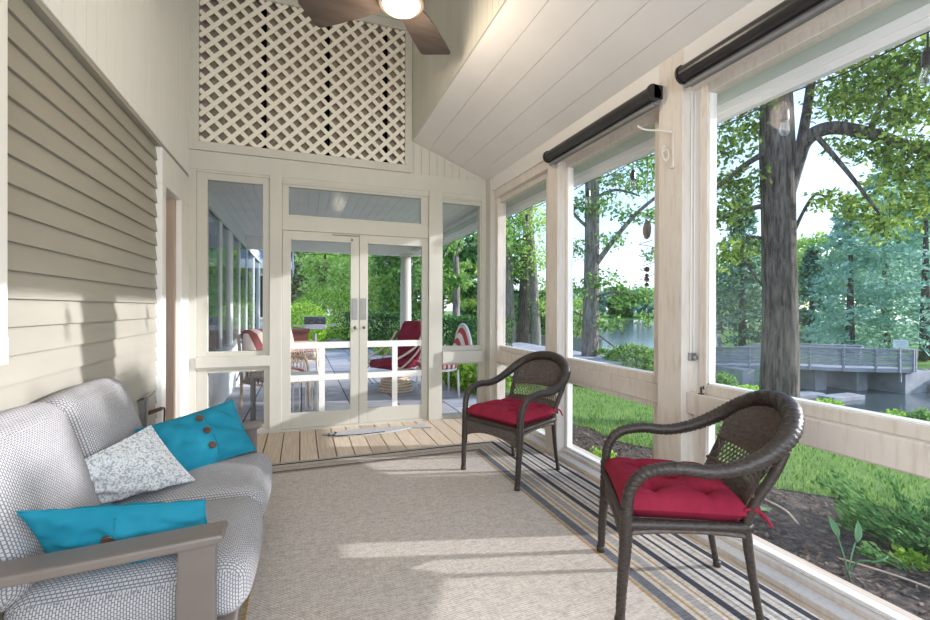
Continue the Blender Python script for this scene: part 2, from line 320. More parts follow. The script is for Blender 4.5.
# ------------------------------------------------------------------ helpers
class MB:
    def __init__(s): s.v = []; s.f = []
    def add(s, vs, fs):
        o = len(s.v); s.v += [tuple(v) for v in vs]; s.f += [tuple(i+o for i in f) for f in fs]; return s
    def box(s, x0, x1, y0, y1, z0, z1):
        vs = [(x, y, z) for x in (x0, x1) for y in (y0, y1) for z in (z0, z1)]
        return s.add(vs, [(0, 1, 3, 2), (4, 6, 7, 5), (0, 4, 5, 1), (2, 3, 7, 6), (0, 2, 6, 4), (1, 5, 7, 3)])
    def bar(s, p, q, wd, ht, up=(0, 0, 1)):
        p = Vector(p); q = Vector(q); d = (q-p).normalized(); u = Vector(up)
        if abs(d.dot(u)) > .98: u = Vector((0, 1, 0))
        a = d.cross(u).normalized(); u = a.cross(d).normalized()
        vs = []
        for e in (p, q):
            for i in (-1, 1):
                for j in (-1, 1): vs.append(e + a*i*wd/2 + u*j*ht/2)
        return s.add(vs, [(0, 1, 3, 2), (4, 6, 7, 5), (0, 4, 5, 1), (2, 3, 7, 6), (0, 2, 6, 4), (1, 5, 7, 3)])
    def tube(s, pts, r, n=8, caps=True, braid=0, flat=None, pitch=.03):
        pts = [Vector(p) for p in pts]; m = len(pts)
        rs = [r]*m if isinstance(r, (int, float)) else list(r)
        T = []
        for i in range(m):
            d = pts[min(i+1, m-1)]-pts[max(i-1, 0)]; T.append(d.normalized() if d.length else Vector((0, 0, 1)))
        u = Vector((0, 0, 1)) if abs(T[0].z) < .9 else Vector((1, 0, 0))
        a = T[0].cross(u).normalized(); vs = []; L = 0
        for i in range(m):
            if i:
                L += (pts[i]-pts[i-1]).length
                a = (a - T[i]*a.dot(T[i])).normalized()
            b = T[i].cross(a)
            for k in range(n):
                th = 2*math.pi*k/n; rr = rs[i]
                if braid:
                    tp = th if math.sin(th) >= 0 else -th
                    rr *= 1 + braid*(abs(math.sin(L/pitch*math.pi + tp*1.0)) - .55)
                vs.append(pts[i] + a*math.cos(th)*rr + b*math.sin(th)*rr)
        fs = [(i*n+k, i*n+(k+1) % n, (i+1)*n+(k+1) % n, (i+1)*n+k) for i in range(m-1) for k in range(n)]
        if caps: fs += [tuple(range(n-1, -1, -1)), tuple((m-1)*n+k for k in range(n))]
        return s.add(vs, fs)
    def cyl(s, p, q, r, n=16): return s.tube([p, q], r, n)
    def lathe(s, prof, c=(0, 0, 0), n=24):
        m = len(prof); vs = [(c[0]+r*math.cos(2*math.pi*k/n), c[1]+r*math.sin(2*math.pi*k/n), c[2]+z) for r, z in prof for k in range(n)]
        fs = [(i*n+k, i*n+(k+1) % n, (i+1)*n+(k+1) % n, (i+1)*n+k) for i in range(m-1) for k in range(n)]
        fs += [tuple(range(n-1, -1, -1)), tuple((m-1)*n+k for k in range(n))]
        return s.add(vs, fs)
    def prism(s, poly, axis, a, b):
        def put(p, t):
            return {'x': (t, p[0], p[1]), 'y': (p[0], t, p[1]), 'z': (p[0], p[1], t)}[axis]
        n = len(poly); vs = [put(p, a) for p in poly]+[put(p, b) for p in poly]
        return s.add(vs, [tuple(range(n)), tuple(range(2*n-1, n-1, -1))]+[(k, k+n, (k+1) % n+n, (k+1) % n) for k in range(n)])
    def grid(s, fn, nu, nv):
        vs = [fn(i/nu, j/nv) for j in range(nv+1) for i in range(nu+1)]
        return s.add(vs, [(j*(nu+1)+i, j*(nu+1)+i+1, (j+1)*(nu+1)+i+1, (j+1)*(nu+1)+i) for j in range(nv) for i in range(nu)])
    def build(s, name, mat, parent=None, smooth=False, bevel=0, world=True, sub=0):
        me = bpy.data.meshes.new(name)
        vs = s.v
        if parent is not None and world:
            l = ROOT.get(parent.name, Vector((0, 0, 0))); vs = [(v[0]-l.x, v[1]-l.y, v[2]-l.z) for v in vs]
        me.from_pydata(vs, [], s.f); me.validate()
        import bmesh
        bm = bmesh.new(); bm.from_mesh(me); bmesh.ops.recalc_face_normals(bm, faces=bm.faces); bm.to_mesh(me); bm.free()
        if smooth: me.polygons.foreach_set('use_smooth', [True]*len(me.polygons))
        me.materials.append(M[mat] if isinstance(mat, str) else mat)
        o = bpy.data.objects.new(name, me); C.objects.link(o)
        if parent is not None:
            o.parent = parent; ROOT[o.name] = ROOT.get(parent.name, Vector((0, 0, 0)))
        if bevel:
            b = o.modifiers.new('bevel', 'BEVEL'); b.width = bevel; b.segments = 2; b.limit_method = 'ANGLE'
        if sub:
            b = o.modifiers.new('sub', 'SUBSURF'); b.levels = sub; b.render_levels = sub
        return o
ROOT = {}
def tag(o, label=None, cat=None, group=None, kind=None):
    if label: o['label'] = label
    if cat: o['category'] = cat
    if group: o['group'] = group
    if kind: o['kind'] = kind
    return o
def empty(name, loc, label=None, cat=None, group=None, kind=None):
    o = bpy.data.objects.new(name, None); C.objects.link(o); o.location = loc; ROOT[o.name] = Vector(loc)
    o.empty_display_size = .1
    return tag(o, label, cat, group, kind)
def struct(name, mb, mat, **kw):
    return tag(mb.build(name, mat, **kw), kind='structure')
def copy_tree(o, parent=None):
    c = o.copy(); C.objects.link(c)
    if parent: c.parent = parent
    for ch in o.children: copy_tree(ch, c)
    return c
def at(px, d, z=0.0):
    """a ground point in the direction of photo column px at distance d along the view"""
    p = CAM + _fw*d + _rt*((px-465)/FPX*d); return Vector((p.x, p.y, z))
def spline(pts, n=8):
    P = [Vector(p) for p in pts]; out = []
    for i in range(len(P)-1):
        p0 = P[max(i-1, 0)]; p1 = P[i]; p2 = P[i+1]; p3 = P[min(i+2, len(P)-1)]
        for k in range(n):
            t = k/n
            out.append(.5*((2*p1)+(p2-p0)*t+(2*p0-5*p1+4*p2-p3)*t*t+(3*p1-p0-3*p2+p3)*t**3))
    out.append(P[-1]); return out
def ease(rs, n=8):
    out = []
    for i in range(len(rs)-1):
        for k in range(n): out.append(rs[i]+(rs[i+1]-rs[i])*k/n)
    out.append(rs[-1]); return out

def leafmesh(name, pts, size, mat, parent=None, long=1.9, flat=0.0, dirs=None):
    n = len(pts); pts = np.asarray(pts, float)
    if parent is not None:
        l = ROOT.get(parent.name, Vector((0, 0, 0))); pts = pts - np.array(l)
    d = rng.normal(size=(n, 3)) if dirs is None else np.asarray(dirs)+rng.normal(size=(n, 3))*.25
    d /= np.linalg.norm(d, axis=1, keepdims=True)
    e = rng.normal(size=(n, 3)); e[:, 2] *= (1-flat)
    if flat: d[:, 2] *= (1-flat*.7); d /= np.linalg.norm(d, axis=1, keepdims=True)
    e -= d*(e*d).sum(1, keepdims=True); e /= np.linalg.norm(e, axis=1, keepdims=True)
    s = size*rng.uniform(.6, 1.25, (n, 1))
    V = np.stack([pts, pts+d*s*.5*long*.9+e*s*.5, pts+d*s*long, pts+d*s*.5*long*.9-e*s*.5], 1).reshape(-1, 3)
    me = bpy.data.meshes.new(name); me.vertices.add(4*n); me.vertices.foreach_set('co', V.ravel())
    me.loops.add(4*n); me.loops.foreach_set('vertex_index', np.arange(4*n))
    me.polygons.add(n); me.polygons.foreach_set('loop_start', np.arange(0, 4*n, 4)); me.polygons.foreach_set('loop_total', np.full(n, 4))
    me.update(); me.validate(); me.materials.append(M[mat])
    o = bpy.data.objects.new(name, me); C.objects.link(o)
    if parent is not None: o.parent = parent; ROOT[o.name] = ROOT.get(parent.name, Vector((0, 0, 0)))
    return o
def blob(c, r, n, shell=.55):
    """n points filling the outer part of an ellipsoid"""
    d = rng.normal(size=(n, 3)); d /= np.linalg.norm(d, axis=1, keepdims=True)
    k = shell + (1-shell)*rng.random((n, 1))**.7
    return np.asarray(c, float)+d*k*np.asarray(r, float)
def crown(c, r, nb, br, nl):
    cs = blob(c, r, nb, .35); out = []
    for q in cs: out.append(blob(q, (br*random.uniform(.7, 1.3), br*random.uniform(.7, 1.3), br*random.uniform(.45, .8)), nl, .2))
    return np.concatenate(out)

# ------------------------------------------------------------------ the setting : floor
D = 4.86           # face of the back wall
XR = 2.05          # face of the right-hand posts
mb = MB()
k = 0; x = 1.03-.149*14
while x < 2.25:
    mb.box(x+.004, x+.145, -1.6, 4.98, -.035, 0); x += .149
fl = struct('floor', mb, 'deck', bevel=.003)
struct('trim_1', MB().box(-1.2, 2.25, -1.6, 5.0, -.12, -.05), 'dark')

# left wall : clapboards below, vertical boards above
mb = MB(); z = -.02
while z < 2.46:
    mb.add([(-1.03, -1.6, z), (-1.03, 4.0, z), (-1.03, 4.0, z-.0), (-1.046, -1.6, z+.112), (-1.046, 4.0, z+.112), (-1.046, -1.6, z), (-1.046, 4.0, z)],
           [(0, 1, 4, 3), (0, 5, 6, 1)]); z += .1085
mb.box(-1.16, -1.046, -1.6, 4.0, -.05, 2.52)
struct('wall_left', mb, 'siding')
mb = MB(); y = -1.6
while y < 4.86:
    mb.box(-1.02, -1.0, y+.002, min(y+.118, 4.87), 2.505, 4.75); y += .12
mb.box(-1.1, -1.018, -1.6, 4.9, 2.52, 4.75)
struct('wall_left_upper', mb, 'white')
struct('trim_2', MB().box(-1.045, -1.006, -1.6, 4.86, 2.475, 2.505), 'siding')

# window casing at the near end of the left wall
wl = empty('window_1', (-1.0, 1.5, 1.5), kind='structure')
MB().box(-1.03, -.998, 1.97, 2.085, 1.045, 2.5).box(-1.03, -.998, .5, .6, 1.045, 2.5).box(-1.03, -.995, .5, 2.085, 1.045, 1.14).box(-1.03, -.998, .5, 2.085, 2.38, 2.5).build('window_frame', 'trim_white', wl)
MB().box(-1.028, -1.022, .6, 1.97, 1.14, 2.38).build('pane', 'glass_clear', wl)

# doorway in the left wall, beside the back wall
dr = empty('door_1', (-1.0, 4.4, 0), kind='structure')
MB().box(-1.16, -1.0, 4.0, 4.11, 0, 2.2).box(-1.16, -1.0, 4.58, 4.86, 0, 2.2).box(-1.16, -1.0, 4.0, 4.86, 2.2, 2.475).build('door_casing', 'trim_white', dr, bevel=.006)
MB().box(-1.14, -1.04, 4.50, 4.58, 0.02, 2.2).build('door_jamb', 'jamb', dr)
dl = MB().box(-1.9, -1.10, 4.43, 4.475, 0.02, 2.18).build('door_panel', 'jamb', dr, bevel=.004)
MB().box(-1.105, -1.093, 4.435, 4.47, 1.14, 1.24).cyl((-1.15, 4.435, 1.19), (-1.15, 4.39, 1.19), .012).build('door_latch', 'bronze', dl)
MB().box(-1.16, -1.0, 4.11, 4.58, 0, .03).build('door_sill', 'trim_white', dr)
rm = MB(); rm.box(-2.6, -2.55, 3.3, 4.9, 0, 2.6).box(-2.6, -1.17, 3.25, 3.3, 0, 2.6).box(-2.6, -1.17, 4.9, 4.95, 0, 2.6).box(-2.6, -1.17, 3.25, 4.95, 2.6, 2.65).box(-2.6, -1.17, 3.25, 4.95, -.05, 0)
struct('trim_3', rm, 'house')

# back wall : header, posts and rails round the windows and doors
bw = empty('wall_back', (0.5, D, 0), kind='structure')
MB().box(-1.03, 2.2, D, 5.0, 2.565, 2.745).build('header', 'trim', bw, bevel=.004)
MB().box(-1.03, -.94, D, 5.0, 0, 2.565).build('post', 'trim', bw, bevel=.004)
MB().box(-.30, -.185, D-.02, 5.0, 0, 2.565).build('post', 'trim', bw, bevel=.004)
MB().box(1.335, 1.49, D-.03, 5.0, 0, 2.565).build('post', 'trim', bw, bevel=.004)
MB().box(1.98, 2.2, D-.0, 5.0, 0, 2.565).build('post', 'trim', bw, bevel=.004)
MB().box(-.185, 1.335, D, 5.0, 2.036, 2.165).build('rail', 'trim', bw, bevel=.004)
MB().box(-.94, -.30, D-.025, 5.0, .675, .78).build('rail', 'trim', bw, bevel=.004)
MB().box(1.49, 1.98, D-.06, 5.0, .63, .765).build('rail', 'trim', bw, bevel=.004)
MB().box(-.94, -.30, D, 5.0, 0, .05).box(1.49, 1.98, D, 5.0, 0, .02).build('sill', 'trim', bw)
mb = MB()
x = -1.0
while x < 2.06:   # vertical boards of the gable above the header
    mb.box(x+.001, min(x+.088, 2.07), D+.01, D+.03, 2.74, 4.75); x += .09
mb.box(-1.05, -.917, D+.03, D+.06, 2.74, 4.75).box(1.063, 2.2, D+.03, D+.06, 2.74, 4.75).box(-1.0, 1.1, D+.03, D+.06, 2.74, 2.83).box(-1.0, 1.1, D+.03, D+.06, 4.30, 4.75)
# keep the lattice opening clear
gb = MB()
for xs in ((-1.0, -.93), (1.075, 2.1)):
    x = xs[0]
    while x < xs[1]:
        gb.box(x+.001, min(x+.088, xs[1]), D+.005, D+.03, 2.74, 4.75); x += .09
x = -.93
while x < 1.075:
    gb.box(x+.001, min(x+.088, 1.075), D+.005, D+.03, 4.36, 4.75); x += .09
gb.box(-1.05, -.92, D+.03, D+.06, 2.74, 4.75).box(1.07, 2.2, D+.03, D+.06, 2.74, 4.75).box(-.92, 1.07, D+.03, D+.06, 4.33, 4.75)
gb.build('gable_boards', 'trim', bw)

# lattice panel
lt = empty('lattice_panel', (.07, D, 2.76), 'cream painted diagonal lattice panel filling the gable above the header', 'lattice')
fr = MB(); X0, X1, Z0, Z1 = -.917, 1.063, 2.828, 4.302
fr.box(X0-.085, X0, D-.018, D+.02, 2.758, 4.40).box(X1, X1+.075, D-.018, D+.02, 2.758, 4.40).box(X0-.085, X1+.075, D-.022, D+.02, 2.745, Z0).box(X0, X1, D-.018, D+.02, Z1, Z1+.09)
fr.box(X0-.085, X1+.09, D-.03, D+.02, Z1+.09, Z1+.13)
fr.build('frame', 'trim', lt, bevel=.003)
for sgn, yo in ((1, 0), (-1, .009)):
    st = MB(); c = -4.0
    while c < 4.5:
        # line z-Z0 = sgn*(x-X0-c); clip to the opening
        pts = []
        for xx in (X0, X1):
            zz = Z0+sgn*(xx-X0-c)
            if Z0 <= zz <= Z1: pts.append((xx, zz))
        for zz in (Z0, Z1):
            xx = X0+c+sgn*(zz-Z0)
            if X0 < xx < X1: pts.append((xx, zz))
        if len(pts) >= 2:
            p, q = pts[0], pts[-1]
            if math.hypot(p[0]-q[0], p[1]-q[1]) > .03:
                st.bar((p[0], D+.004+yo, p[1]), (q[0], D+.004+yo, q[1]), .009, .040, up=(0, -1, 0)) if False else st.bar((p[0], D+.004+yo, p[1]), (q[0], D+.004+yo, q[1]), .040, .008, up=(0, 1, 0))
        c += .15
    st.build('strips', 'lattice', lt)
mb = MB()
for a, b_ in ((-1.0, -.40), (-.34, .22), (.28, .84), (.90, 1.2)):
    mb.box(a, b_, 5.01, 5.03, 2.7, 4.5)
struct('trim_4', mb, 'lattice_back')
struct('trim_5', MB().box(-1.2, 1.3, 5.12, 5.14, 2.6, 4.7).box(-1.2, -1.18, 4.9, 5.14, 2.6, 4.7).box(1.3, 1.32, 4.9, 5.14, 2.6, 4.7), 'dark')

# sashes in the back wall
def sash(name, x0, x1, z0, z1, gx0, gx1, gz0, gz1, y0=D+.015, y1=D+.075, mat='trim', pane='glass_clear'):
    e = empty(name, ((x0+x1)/2, y0, z0), kind='structure')
    f = MB().box(x0, gx0, y0, y1, z0, z1).box(gx1, x1, y0, y1, z0, z1).box(gx0, gx1, y0, y1, z0, gz0).box(gx0, gx1, y0, y1, gz1, z1)
    f.box(x0, x1, y0-.012, y0, z1-.022, z1)
    f.build('window_frame', mat, e, bevel=.003)
    MB().box(gx0-.004, gx1+.004, y0+.03, y0+.035, gz0-.004, gz1+.004).build('pane', pane, e)
sash('window_2', -.94, -.30, .78, 2.565, -.848, -.364, .825, 2.478)
sash('window_3', -.94, -.30, .05, .675, -.846, -.352, .09, .622)
sash('window_4', -.185, 1.335, 2.165, 2.525, -.125, 1.252, 2.197, 2.480)
sash('window_5', 1.49, 1.98, .765, 2.525, 1.508, 1.966, .82, 2.456)
sash('window_6', 1.49, 1.98, .02, .63, 1.506, 1.957, .03, .612)
MB()
struct('trim_6', MB().box(-.185, 1.335, D, 5.0, 2.525, 2.565).box(1.49, 1.98, D, 5.0, 2.525, 2.565), 'trim')

# the pair of screen doors
def leafdoor(name, x0, x1, gx0, gx1, hx, plate_x):
    e = empty(name, ((x0+x1)/2, D+.01, 0), kind='structure')
    f = MB(); y0, y1 = D+.0, D+.04
    f.box(x0, gx0, y0, y1, .025, 2.033).box(gx1, x1, y0, y1, .025, 2.033).box(gx0, gx1, y0, y1, .025, .18).box(gx0, gx1, y0, y1, 1.942, 2.033)
    f.build('door_frame', 'trim', e, bevel=.003)
    g = MB(); cx = hx
    g.box(gx0, gx1, y0+.006, y1-.006, .833, .898).box(gx0, gx1, y0+.006, y1-.006, .5, .562).box(cx-.029, cx+.029, y0+.008, y1-.008, .18, .5).box(cx-.029, cx+.029, y0+.008, y1-.008, .562, .833)
    g.build('muntins', 'trim_white', e)
    MB().box(gx0-.004, gx1+.004, y0+.018, y0+.022, .176, 1.946).build('pane', 'glass_clear', e)
    MB().box(plate_x-.029, plate_x+.029, y0-.006, y0, 1.13, 1.355).build('push_plate', 'grey_metal', e, bevel=.002)
    kx = plate_x
    MB().lathe([(.006, 0), (.006, .03), (.018, .035), (.02, .05), (.012, .058)], (0, 0, 0), 12)
    kn = MB(); kn.tube([(kx, y0, 1.045), (kx, y0-.03, 1.045), (kx, y0-.034, 1.045), (kx, y0-.052, 1.045)], [.006, .006, .017, .014], 10)
    kn.build('door_knob', 'bronze', e, smooth=True)
    return e
ld = leafdoor('door_2', -.182, .572, -.103, .486, .20, .530)
rd = leafdoor('door_3', .577, 1.332, .666, 1.262, .962, .622)
MB().box(.30, .57, D-.008, D, 2.010, 2.018).lathe([(.008, 0), (.008, .02)], (.50, D-.01, 1.96), 8).build('door_closer', 'bronze', ld)
struct('trim_7', MB().box(-.185, 1.335, D-.01, 5.02, 0, .024), 'trim')

# right wall : posts, beam, rails, sills
wr = empty('wall_right', (XR, 2.5, 0), kind='structure')
for a, b_, nm in ((-.36, -.18, 'post'), (1.985, 2.17, 'post'), (3.32, 3.49, 'post')):
    MB().box(XR, 2.2, a, b_, 0, 2.62 if a != 1.985 else 2.745).build('post', 'worn', wr, bevel=.005)
MB().box(2.095, 2.2, 4.665, 4.86, 0, 2.52).build('post', 'worn', wr, bevel=.005)
MB().box(2.075, 2.2, -1.0, 5.0, 2.515, 2.80).build('header', 'worn', wr, bevel=.004)
MB().box(2.055, 2.08, -1.0, 4.86, 2.60, 2.76).build('frieze_board', 'ceil', wr)
for a, b_ in ((-.18, 1.985), (2.17, 3.32), (3.49, 4.665)):
    MB().box(2.085 if a != 2.17 else 2.12, 2.2, a, b_, .655, .775).build('rail', 'worn', wr, bevel=.005)
    MB().box(2.10, 2.2, a, b_, 0, .055).build('sill', 'worn', wr, bevel=.004)
for a, b_ in ((-.18, -.06), (1.94, 1.985), (2.17, 2.24), (3.345, 3.60), (4.735, 4.86)):
    MB().box(2.14, 2.2, a, b_, .0, 2.52).build('filler', 'trim_white', wr)
MB().box(2.015, 2.10, -1.0, 4.573, 0, .03).build('sill', 'worn', wr, bevel=.004)
MB().box(XR-.02, XR+.045, 4.72, D, 0, 2.745).build('corner_board', 'trim', wr, bevel=.004)
def rsash(name, a, b_, z0, z1, ga, gb_, gz0, gz1):
    e = empty(name, (2.15, (a+b_)/2, z0), kind='structure')
    x0, x1 = 2.128, 2.198
    f = MB().box(x0, x1, a, ga, z0, z1).box(x0, x1, gb_, b_, z0, z1).box(x0, x1, ga, gb_, z0, gz0).box(x0, x1, ga, gb_, gz1, z1)
    f.build('window_frame', 'worn', e, bevel=.004)
    g = .008
    MB().box(x0+.012, x1-.01, ga, ga+g, gz0, gz1).box(x0+.012, x1-.01, gb_-g, gb_, gz0, gz1).box(x0+.012, x1-.01, ga, gb_, gz0, gz0+g).build('glazing_bead', 'trim_white', e)
    MB().box(2.163, 2.168, ga-.003, gb_+.003, gz0-.003, gz1+.003).build('pane', 'glass', e)
rsash('window_7', 3.60, 4.735, .775, 2.52, 3.65, 4.685, .825, 2.462)
rsash('window_8', 2.235, 3.35, .775, 2.52, 2.288, 3.303, .83, 2.462)
rsash('window_9', -.06, 1.94, .775, 2.52, 0, 1.888, .83, 2.462)
rsash('window_10', 3.60, 4.735, .055, .655, 3.65, 4.685, .062, .615)
rsash('window_11', 2.235, 3.35, .055, .655, 2.288, 3.303, .062, .622)
rsash('window_12', -.06, 1.94, .055, .655, 0, 1.888, .062, .640)

struct('wall_rear', MB().box(-1.1, 2.2, -1.72, -1.6, -.05, .7).box(-1.1, 2.2, -1.72, -1.6, 2.5, 4.75).box(-1.1, -.8, -1.72, -1.6, .7, 2.5).box(1.8, 2.2, -1.72, -1.6, .7, 2.5), 'white')
# ceilings
mb = MB(); n = 5
p0 = Vector((1.14, 0, 3.105)); p1 = Vector((2.11, 0, 2.728))
for i in range(n):
    a = p0.lerp(p1, i/n); b_ = p0.lerp(p1, (i+1)/n); d = (p1-p0).normalized(); g = d*.0013
    a = a+g if i else a; b_ = b_-g
    nn = Vector((d.z, 0, -d.x)); nn = nn if nn.z > 0 else -nn
    q = [a, b_, b_+nn*.02, a+nn*.02]
    mb.prism([(v.x, v.z) for v in q], 'y', -1.6, 4.88)
d = (p1-p0).normalized(); nn = Vector((-d.z, 0, d.x))
q = [p0+nn*.015, p1+d*.4+nn*.015, p1+d*.4+nn*.12, p0+nn*.12]
mb.prism([(v.x, v.z) for v in q], 'y', -1.6, 5.0)
struct('ceiling', mb, 'ceil')
mb = MB(); y = -1.6
while y < 4.86:
    mb.box(1.14, 1.16, y+.001, min(y+.088, 4.87), 3.10, 4.75); y += .09
mb.box(1.155, 1.2, -1.6, 4.9, 3.11, 4.75)
struct('wall_right_upper', mb, 'trim')
mb = MB(); y = -1.6
while y < 4.9:
    mb.box(-1.05, 1.2, y+.002, min(y+.148, 4.9), 4.70, 4.72); y += .15
mb.box(-1.2, 1.3, -1.6, 5.15, 4.72, 4.8)
struct('ceiling_upper', mb, 'ceil')

# eave outside the right wall
mb = MB().box(2.2, 2.40, -2.0, 9.6, 2.475, 2.50)
struct('trim_8', mb, 'soffit')
mb = MB().box(2.345, 2.36, -2.0, 9.6, 2.425, 2.475).box(2.36, 2.405, -2.0, 9.6, 2.39, 2.60)
struct('trim_9', mb, 'trim_white', bevel=.004)

# the covered porch beyond the back wall
pc = MB(); x = -1.0
while x < 2.38:
    pc.box(x+.002, min(x+.118, 2.38), 5.0, 9.6, 2.62+.0*x, 2.64); x += .12
pc.box(-1.1, 2.45, 5.0, 9.7, 2.64, 2.70)
struct('ceiling_porch', pc, 'trim_white')
struct('trim_10', MB().box(-1.0, 2.42, 9.42, 9.58, 2.38, 2.64).box(2.30, 2.36, 5.0, 9.6, 2.45, 2.64), 'trim_white', bevel=.004)
cn = empty('porch_column', (2.02, 9.1, -.05), 'round white porch column holding up the beam beyond the screen doors', 'column')
MB().lathe([(.115, 0), (.118, .6), (.105, 2.40)], (2.02, 9.1, -.02), 20).build('shaft', 'trim', cn, smooth=True)
MB().lathe([(.15, 0), (.15, .04), (.125, .06), (.12, .09)], (2.02, 9.1, -.05), 20).build('base', 'trim', cn)
MB().lathe([(.115, 0), (.14, .03), (.15, .05), (.15, .07)], (2.02, 9.1, 2.31), 20).build('capital', 'trim', cn)
# window wall on the left of that porch
pw = empty('wall_porch', (-1.0, 8, 0), kind='structure')
MB().box(-1.1, -1.0, 5.0, 12.6, -.05, .70).build('lower_panel', 'vinyl', pw)
MB().box(-1.1, -1.0, 5.0, 12.6, 2.40, 2.66).build('upper_panel', 'vinyl', pw)
for i, (y, w_) in enumerate(((5.0, .08), (6.62, .14), (7.35, .30), (8.55, .10), (9.6, .12), (11.0, .12), (12.3, .30))):
    MB().box(-1.045, -1.0 if i != 2 else -.985, y, y+w_, .70, 2.40).build('mullion', 'vinyl', pw)
MB().box(-1.03, -1.012, 5.05, 12.4, .70, 2.40).build('pane', 'reflecting_glass', pw)
MB().box(-1.0, -.97, 5.0, 12.6, 2.385, 2.43).build('window_head', 'vinyl', pw)
MB().box(-1.0, -.94, 5.0, 12.6, .66, .70).build('sill', 'vinyl', pw)

# ------------------------------------------------------------------ ground outside
def shore(y): return 15.2+max(0, y-13)*.45
def gz(x, y):
    x = max(x, 2.2); s = shore(y)
    if y > 5 and x < 3.2: return -.10 - .02*(x-2.2)
    t = max(0, (x-2.3)/(s-2.3))
    if t > 1: return -1.75-(t-1)*3
    return -.36-.05*min(1, (x-2.3)/1.5)-1.34*t**1.6 + .02*math.sin(x*1.7)*math.cos(y*1.3)
xs = np.concatenate([[2.2, 2.4, 2.7], np.arange(3.0, 34, .5)]); ys = np.concatenate([np.arange(-8, 34, .5), np.arange(34, 90, 4)])
mb = MB()
for y in ys:
    for x in xs: mb.v.append((x, y, gz(x, y)))
nx = len(xs)
for j in range(len(ys)-1):
    for i in range(nx-1): mb.f.append((j*nx+i, j*nx+i+1, (j+1)*nx+i+1, (j+1)*nx+i))
struct('lawn', mb, 'lawn', smooth=True)
mb = MB().grid(lambda u, v: (-30+u*34, 9.4+v*70, -.14 if u*34-30 < 3 else -.5), 10, 10)
struct('garden_lawn', mb, 'lawn')
struct('lake', MB().add([(13, -60, -1.6), (420, -60, -1.6), (420, 420, -1.6), (13, 420, -1.6)], [(0, 1, 2, 3)]), 'water')
# mulch bed along the wall
def medge(y): return float(np.interp(y, [-4, 1.5, 2.56, 3.07, 5.3, 6.5], [6.4, 5.8, 4.86, 4.25, 3.8, 3.4]))+.08*math.sin(y*5)
mb = MB()
mb.grid(lambda u, v: (lambda y: (2.2+(medge(y)-2.2)*u, y, gz(2.2+(medge(y)-2.2)*u, y)+.02*math.sin(math.pi*u)+.012))(-4+v*10.5), 16, 60)
struct('mulch_bed', mb, 'mulch', smooth=True)
struct('patio', MB().box(-1.0, 2.75, 5.0, 14.5, -.25, -.045).box(2.75, 8.0, 9.0, 15.5, -.25, -.05), 'paver')
struct('foundation', MB().box(2.1, 2.2, -2, 5.0, -.6, 0), 'concrete')

# bark chips and grass blades
n = 9000
yy = rng.uniform(-1.0, 6.2, n); uu = rng.random(n)
me_x = np.array([2.22+(medge(y)-.1-2.2)*u for y, u in zip(yy, uu)])
zz = np.array([gz(a, b)+.02*math.sin(math.pi*u)+.018 for a, b, u in zip(me_x, yy, uu)])
tag(leafmesh('bark_mulch', np.stack([me_x, yy, zz], 1), .022, 'chip', flat=.85, long=2.2), 'dark bark mulch chips spread over the bed outside the window wall', 'mulch', kind='stuff')
n = 42000
th = rng.random(n)**1.6
gx = []; 
yy = rng.uniform(.5, 13, n)
gx = np.array([medge(min(y, 6.3))-.06 + 8*t for y, t in zip(yy, th)])
zz = np.array([gz(a, b) for a, b in zip(gx, yy)])
dirs = np.zeros((n, 3)); dirs[:, 2] = 1
tag(leafmesh('grass', np.stack([gx, yy, zz], 1), .014, 'grassblade', long=4.5, dirs=dirs), 'mown green lawn grass sloping away beyond the mulch bed', 'grass', kind='stuff')

# ------------------------------------------------------------------ rug and doormat
tag(MB().box(-.77, 1.97, -1.3, 3.87, .001, .013).build('area_rug', 'rug', bevel=.004), 'large taupe woven rug with blue grey and tan striped border', 'rug')
dm = empty('doormat', (.72, 4.66, 0), 'grey fish shaped doormat lying on the deck boards before the screen doors', 'doormat')
up = [(0, .0), (.08, .055), (.2, .10), (.34, .12), (.5, .105), (.64, .065), (.74, .03), (.80, .055), (.90, .10), (.87, 0)]
ax0 = Vector((.17, 4.56)); ax1 = Vector((1.27, 4.60)); dv = (ax1-ax0); pv = Vector((-dv.y, dv.x)).normalized()
L = dv.length
def fp(t, s): q = ax0+dv*(t/.9) + pv*s; return (q.x, q.y)
poly = [fp(t, s*1.0) for t, s in up]+[fp(t, -s*1.0) for t, s in reversed(up[1:-1])]
MB().prism(poly, 'z', .001, .012).build('body', 'matgrey', dm)
MB().tube([(*fp(.06, -.05), .014), (*fp(.11, -.02), .014), (*fp(.13, .03), .014), (*fp(.12, .07), .014)], .006, 6).build('gill', 'matdark', dm)
MB().lathe([(.014, 0), (.014, .004)], (*fp(.07, .02), .012), 12).build('eye', 'matdark', dm)
f2 = MB().tube([(*fp(.02, 0.0), .014), (*fp(.12, -.075), .014), (*fp(.3, -.112), .014), (*fp(.5, -.1), .014)], .006, 6)
f2.build('outline', 'matdark', dm)

